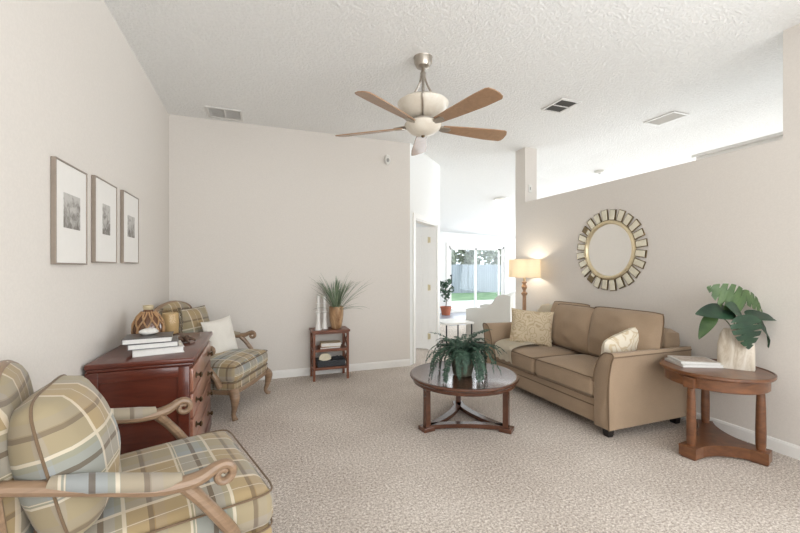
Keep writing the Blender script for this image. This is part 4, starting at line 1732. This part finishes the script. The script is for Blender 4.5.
link('vase', bm, M['onyx'], t, rot=(0, 0, R(-58)))


def monstera_leaf(L, W, slits):
    """leaf in XY plane: base at the origin, tip along +x"""
    def hw(s):
        return W / 2 * (math.sin(PI * min(1, s ** 0.62)) ** 0.75) if 0 < s < 1 else 0.0
    bm = BM()
    n = 72
    for sd in (-1, 1):
        prev = None
        for i in range(n + 1):
            s = i / n
            wv = hw(s)
            if s < 0.12:
                wv = max(wv, W * 0.30 * (s / 0.12) ** 0.5)
            inn = 0.0
            if slits and 0.18 < s < 0.92:
                ph = (s * 5.6 + (0.3 if sd > 0 else 0)) % 1
                if ph < 0.2:
                    wv *= 0.40 + 0.25 * abs(ph - 0.1) / 0.1
            x0 = L * s
            cup = 0.10 * W
            mid = bm.verts.new((x0, 0, -0.25 * L * s * s))
            back = 0.10 * L * (1 - s)
            half = bm.verts.new((x0 + 0.02 * L - back * 0.3, sd * wv * 0.55, -0.25 * L * s * s + cup * 0.35))
            outv = bm.verts.new((x0 + 0.05 * L - back, sd * wv, -0.25 * L * s * s + cup * 0.2))
            row = (mid, half, outv)
            if prev:
                bm.faces.new((prev[0], row[0], row[1], prev[1]))
                bm.faces.new((prev[1], row[1], row[2], prev[2]))
            prev = row
    bmesh.ops.remove_doubles(bm, verts=bm.verts, dist=0.0002)
    return bm


VS = Vector((0, 0, 0.28))
# camera-facing axes at the vase: right and up in the picture, depth away from the room centre
Rr = Vector((0.938, -0.347, 0))
Ff = Vector((0.347, 0.938, 0))


def lv(r, u, f):
    return Rr * r + Ff * f + Vector((0, 0, u))


UP = 0.0


mleaves = [
    # base of blade (r,u,f), tip direction, normal, L, W, slits, material
    ((0.05, 0.47, 0.0), (-0.85, 0.52, -0.05), (-0.1, 0.25, -1), 0.25, 0.23, True, 'monstera_light'),
    ((0.07, 0.54, 0.03), (0.85, -0.42, -0.1), (0.2, 0.45, -0.9), 0.22, 0.15, True, 'monstera_light'),
    ((-0.035, 0.395, -0.10), (0.16, -0.97, -0.25), (0.05, 0.15, -1), 0.22, 0.24, True, 'monstera'),
    ((-0.05, 0.42, -0.02), (-0.95, 0.1, -0.15), (-0.1, 0.8, -0.65), 0.25, 0.17, False, 'monstera'),
    ((-0.185, 0.405, -0.03), (-0.62, -0.75, -0.1), (-0.6, 0.5, -0.6), 0.20, 0.09, False, 'monstera_light'),
    ((0.055, 0.40, -0.03), (1.0, 0.02, -0.1), (0.05, 0.8, -0.6), 0.24, 0.11, False, 'monstera'),
    ((0.13, 0.385, 0.0), (0.72, -0.70, -0.1), (0.4, 0.4, -0.75), 0.28, 0.10, False, 'monstera'),
    ((0.0, 0.41, -0.04), (-0.6, 0.4, -0.3), (-0.2, 0.7, -0.8), 0.15, 0.14, False, 'monstera'),
]
for i, (b, td, nr, L, W, sl, mm) in enumerate(mleaves):
    B = lv(b[0], b[1] + UP, b[2])
    xd = lv(*td).normalized()
    nv = lv(*nr)
    zd = (nv - xd * nv.dot(xd)).normalized()
    yd = zd.cross(xd)
    mt = Matrix(((xd.x, yd.x, zd.x, B.x), (xd.y, yd.y, zd.y, B.y), (xd.z, yd.z, zd.z, B.z), (0, 0, 0, 1)))
    bm = monstera_leaf(L, W, sl)
    bmesh.ops.transform(bm, matrix=mt, verts=bm.verts)
    for v in bm.verts:
        v.co.x = min(v.co.x, XR - 0.012 - 3.325)
    link('leaf', bm, M[mm], t, True, sharp=60)
bm = BM()
for i, (b, td, nr, L, W, sl, mm) in enumerate(mleaves):
    B = lv(b[0], b[1] + UP, b[2])
    tube(bm, smooth_path([VS + Vector((0, 0, -0.03)), VS + (B - VS) * 0.45 + Vector((0, 0, 0.02)), B], 6), 0.0035, 6)
link('stem', bm, M['stem'], t)

# ================================================================== CEILING FAN
FCX, FCY = 1.268, 2.888
t = thing('ceiling_fan', 'five-blade ceiling fan with alabaster bowls hanging from a nickel rod', 'ceiling fan', (FCX, FCY, HC))
Z = lambda z: 1.34 + (z - 1.34) * 1.026 - HC if z < 2.95 else z - HC
bm = BM()
lathe(bm, [(0.030, Z(2.965)), (0.055, Z(2.975)), (0.072, Z(3.005)), (0.074, Z(3.04)), (0.078, Z(3.05))], seg=32)
link('canopy', bm, M['nickel'], t)
bm = BM()
lathe(bm, [(0.012, Z(2.60)), (0.012, Z(2.84)), (0.022, Z(2.85)), (0.024, Z(2.885)), (0.014, Z(2.90)), (0.012, Z(2.975))], seg=16)
link('downrod', bm, M['nickel'], t)
for k in range(3):
    a = R(-114 + 120 * k)
    ca, sa = math.cos(a), math.sin(a)
    bm = BM()
    pts = smooth_path([(0.018 * ca, 0.018 * sa, Z(2.87)), (0.028 * ca, 0.028 * sa, Z(2.825)), (0.065 * ca, 0.065 * sa, Z(2.765)), (0.125 * ca, 0.125 * sa, Z(2.70)), (0.212 * ca, 0.212 * sa, Z(2.652)), (0.205 * ca, 0.205 * sa, Z(2.60)), (0.14 * ca, 0.14 * sa, Z(2.535)), (0.06 * ca, 0.06 * sa, Z(2.515))], 6)
    tube(bm, pts, 0.0085, 8)
    link('scroll_arm', bm, M['nickel'], t)
bm = BM()
lathe(bm, [(0.05, Z(2.522)), (0.12, Z(2.535)), (0.175, Z(2.575)), (0.203, Z(2.625)), (0.207, Z(2.642)), (0.18, Z(2.662)), (0.10, Z(2.68)), (0.02, Z(2.685))], seg=48)
link('upper_bowl', bm, M['alabaster'], t)
bm = BM()
lathe(bm, [(0.10, Z(2.478)), (0.115, Z(2.482)), (0.115, Z(2.505)), (0.085, Z(2.515)), (0.06, Z(2.53))], seg=36)
link('motor_hub', bm, M['nickel'], t)
bm = BM()
lathe(bm, [(0.001, Z(2.388)), (0.05, Z(2.392)), (0.10, Z(2.412)), (0.138, Z(2.445)), (0.150, Z(2.474)), (0.146, Z(2.48)), (0.10, Z(2.479))], seg=48)
link('light_bowl', bm, M['alabaster'], t)
bm = BM()
lathe(bm, [(0.002, Z(2.372)), (0.012, Z(2.376)), (0.016, Z(2.386)), (0.012, Z(2.394))], seg=16)
link('finial', bm, M['brass'], t)
for k, ang in enumerate((-146, -74, -2, 70, 142)):
    mt = T(0, 0, Z(2.462), R(ang))
    bm = BM()
    pr = [(0.17, -0.040), (0.34, -0.056), (0.60, -0.076), (0.72, -0.080), (0.745, -0.070), (0.765, -0.03), (0.77, 0.02), (0.765, 0.055), (0.745, 0.072), (0.60, 0.074), (0.34, 0.056), (0.17, 0.040)]
    pm = mt @ Matrix.Rotation(R(-14.5), 4, 'X')
    prism(bm, pr, -0.004, 0.004, 0.0015, pm)
    bl = link('blade', bm, M['blade'], t, False)
    bm = BM()
    tube(bm, smooth_path([mt @ Vector((0.09, 0, 0.0)), mt @ Vector((0.16, 0.0, 0.012)), mt @ Vector((0.25, 0, 0.006))], 4), 0.010, 8, flat=1.6)
    prism(bm, [(0.13, -0.012), (0.17, -0.03), (0.23, -0.026), (0.245, 0), (0.23, 0.026), (0.17, 0.03), (0.13, 0.012)], -0.010, -0.004, 0, pm)
    link('blade_iron', bm, M['nickel'], bl, False)


# ================================================================== VENTS, DETECTORS, CEILING LIGHT
def vent(label, x0, x1, y0, y1, slat, axis='x', cavity='vent_cavity', split=True):
    t = thing('ceiling_vent', label, 'vent', ((x0 + x1) / 2, (y0 + y1) / 2, HC), 0, 'ceiling air vents')
    a, b = (x1 - x0) / 2, (y1 - y0) / 2
    e = 0.024
    bm = BM()
    for lo, hi in (((-a, -b), (a, -b + e)), ((-a, b - e), (a, b)), ((-a, -b + e), (-a + e, b - e)), ((a - e, -b + e), (a, b - e))):
        box(bm, (lo[0], lo[1], -0.012), (hi[0], hi[1], 0), 0.002)
    if split:
        if axis == 'x':
            box(bm, (-a + e, -0.008, -0.011), (a - e, 0.008, 0))
        else:
            box(bm, (-0.008, -b + e, -0.011), (0.008, b - e, 0))
    link('frame', bm, M['vent'], t, False)
    bm = BM()
    n = 10
    for i in range(n):
        if axis == 'x':
            xx = -a + e + (2 * a - 2 * e) * (i + 0.5) / n
            box(bm, (-0.006, -b + e, -0.001), (0.006, b - e, 0.001), 0, 1, T(xx, 0, -0.007, 0, R(35)))
        else:
            yy = -b + e + (2 * b - 2 * e) * (i + 0.5) / n
            box(bm, (-a + e, -0.006, -0.001), (a - e, 0.006, 0.001), 0, 1, T(0, yy, -0.007, 0, 0, R(35)))
    link('louvre', bm, M[slat], t, False)
    bm = BM()
    box(bm, (-a + e, -b + e, -0.002), (a - e, b - e, -0.0005))
    link('backing', bm, M[cavity], t, False)


vent('dark two-panel ceiling vent right of the ceiling fan', 2.87, 3.12, 3.08, 3.38, 'vent_dark', 'x')
vent('white ceiling vent beyond the half wall, over the sunburst mirror', 4.25, 4.50, 2.91, 3.27, 'vent', 'x', 'vent_slat', False)
vent('grey ceiling vent near the back left corner of the room', -0.51, -0.15, 4.53, 4.84, 'vent', 'y', 'vent')

t = thing('motion_sensor', 'small oval white sensor high on the back wall below the fan blade', 'sensor', (1.638, YB, 2.79))
bm = BM()
lathe(bm, [(0.045, 0), (0.045, 0.018), (0.035, 0.035), (0.001, 0.042)], seg=20, sy=1.5)
bmesh.ops.transform(bm, matrix=Matrix.Rotation(R(90), 4, 'X'), verts=bm.verts)
link('housing', bm, M['plastic'], t)
bm = BM()
lathe(bm, [(0.02, 0.034), (0.018, 0.044), (0.001, 0.05)], seg=16, sy=1.4)
bmesh.ops.transform(bm, matrix=Matrix.Translation((0, 0, -0.012)) @ Matrix.Rotation(R(90), 4, 'X'), verts=bm.verts)
link('lens', bm, M['vent_slat'], t)

t = thing('smoke_detector', 'round white smoke detector on the ceiling beyond the half wall', 'smoke detector', (5.55, 5.07, ceil_z(5.55, 5.07)))
bm = BM()
lathe(bm, [(0.001, -0.045), (0.05, -0.044), (0.075, -0.034), (0.08, -0.012), (0.085, -0.002), (0.085, 0.002)], seg=28)
link('housing', bm, M['plastic'], t)
bm = BM()
lathe(bm, [(0.001, -0.052), (0.02, -0.05), (0.022, -0.044)], seg=16)
link('test_button', bm, M['vent_slat'], t)

lz = ceil_z(5.03, 7.2)
t = thing('ceiling_light', 'lit frosted dome light flush on the far white ceiling', 'ceiling light', (5.03, 7.2, lz))
bm = BM()
lathe(bm, [(0.15, -0.03), (0.16, -0.02), (0.16, 0.02)], seg=32)
link('base', bm, M['trim'], t)
bm = BM()
lathe(bm, [(0.001, -0.12), (0.05, -0.116), (0.10, -0.095), (0.135, -0.055), (0.145, -0.03)], seg=32)
link('dome', bm, M['lit'], t)

t = thing('wall_plate', 'small white wall plate on the column above the half wall', 'wall plate', (XR + 0.085, 4.52, 2.47))
bm = BM()
box(bm, (-0.03, -0.006, -0.055), (0.03, 0, 0.055), 0.003)
link('plate', bm, M['plastic'], t, False)
bm = BM()
box(bm, (-0.006, -0.010, -0.02), (0.006, -0.005, 0.02), 0.002)
link('toggle', bm, M['vent_slat'], t, False)

# ================================================================== FAMILY ROOM BEYOND
t = thing('slipcovered_armchair', 'white slipcovered armchair in the far room beyond the sofa', 'chair', (4.16, 6.15, 0), R(-50))
bm = BM()
# side profile: low arm sweeping up to the tall back (x forward is negative)
prof = [(-0.40, 0.03), (-0.40, 0.60), (-0.30, 0.625), (-0.12, 0.625), (0.0, 0.66), (0.08, 0.73), (0.14, 0.82), (0.20, 0.87), (0.30, 0.88), (0.40, 0.86), (0.40, 0.03)]
for s in (-1, 1):
    y0 = s * 0.40
    a_ = [bm.verts.new((x, y0 - 0.06, z)) for x, z in prof]
    b_ = [bm.verts.new((x, y0 + 0.06, z)) for x, z in prof]
    bm.faces.new(a_)
    bm.faces.new(b_[::-1])
    for i in range(len(prof)):
        j = (i + 1) % len(prof)
        bm.faces.new((a_[i], a_[j], b_[j], b_[i]))
bmesh.ops.bevel(bm, geom=[e for e in bm.edges if e.calc_face_angle(0) > 1.2], offset=0.02, segments=3, affect='EDGES')
link('arm_wings', bm, M['slipcover'], t, sharp=60)
bm = BM()
soft_box(bm, 0.15, 0.72, 0.84, 0.04, 0.0, 6, T(0.33, 0, 0.46))
link('backrest', bm, M['slipcover'], t)
bm = BM()
soft_box(bm, 0.66, 0.67, 0.16, 0.04, 0.03, 6, T(-0.07, 0, 0.40))
link('seat_cushion', bm, M['slipcover'], t)
bm = BM()
box(bm, (-0.38, -0.35, 0.0), (0.38, 0.35, 0.32), 0.01)
link('skirt', bm, M['slipcover'], t)

t = thing('low_table', 'low white-topped table with dark legs by the diagonal wall doorway', 'table', (3.21, 6.03, 0), 0)
bm = BM()
box(bm, (-0.27, -0.27, 0.385), (0.27, 0.27, 0.42), 0.006)
link('tabletop', bm, M['trim'], t, False)
for sx in (-1, 1):
    for sy in (-1, 1):
        bm = BM()
        box(bm, (sx * 0.24 - 0.010, sy * 0.24 - 0.010, 0), (sx * 0.24 + 0.010, sy * 0.24 + 0.010, 0.385), 0.003)
        link('leg', bm, M['black_metal'], t, False)

t = thing('potted_tree', 'slim leafy tree in a terracotta pot beside the sliding glass door', 'plant', (5.03, 9.85, 0.006))
bm = BM()
lathe(bm, [(0.11, 0), (0.12, 0.01), (0.145, 0.19), (0.16, 0.195), (0.162, 0.24), (0.145, 0.242), (0.14, 0.21), (0.001, 0.2)], seg=24)
link('pot', bm, M['terracotta'], t)
bm = BM()
tube(bm, smooth_path([(0, 0, 0.19), (0.015, 0, 0.4), (-0.01, 0.01, 0.6), (0.01, 0, 0.85)], 4), 0.012, 8)
link('trunk', bm, M['bark'], t)
bm = BM()
rnd = random.Random(5)
leaf_cloud(bm, 120, 0.02, 0, 0.78, 0.22, 0.2, 0.26, 0.07, rnd)
leaf_cloud(bm, 40, 0.0, 0, 0.55, 0.13, 0.12, 0.2, 0.06, rnd)
link('foliage', bm, M['tree_leaf'], t, False)
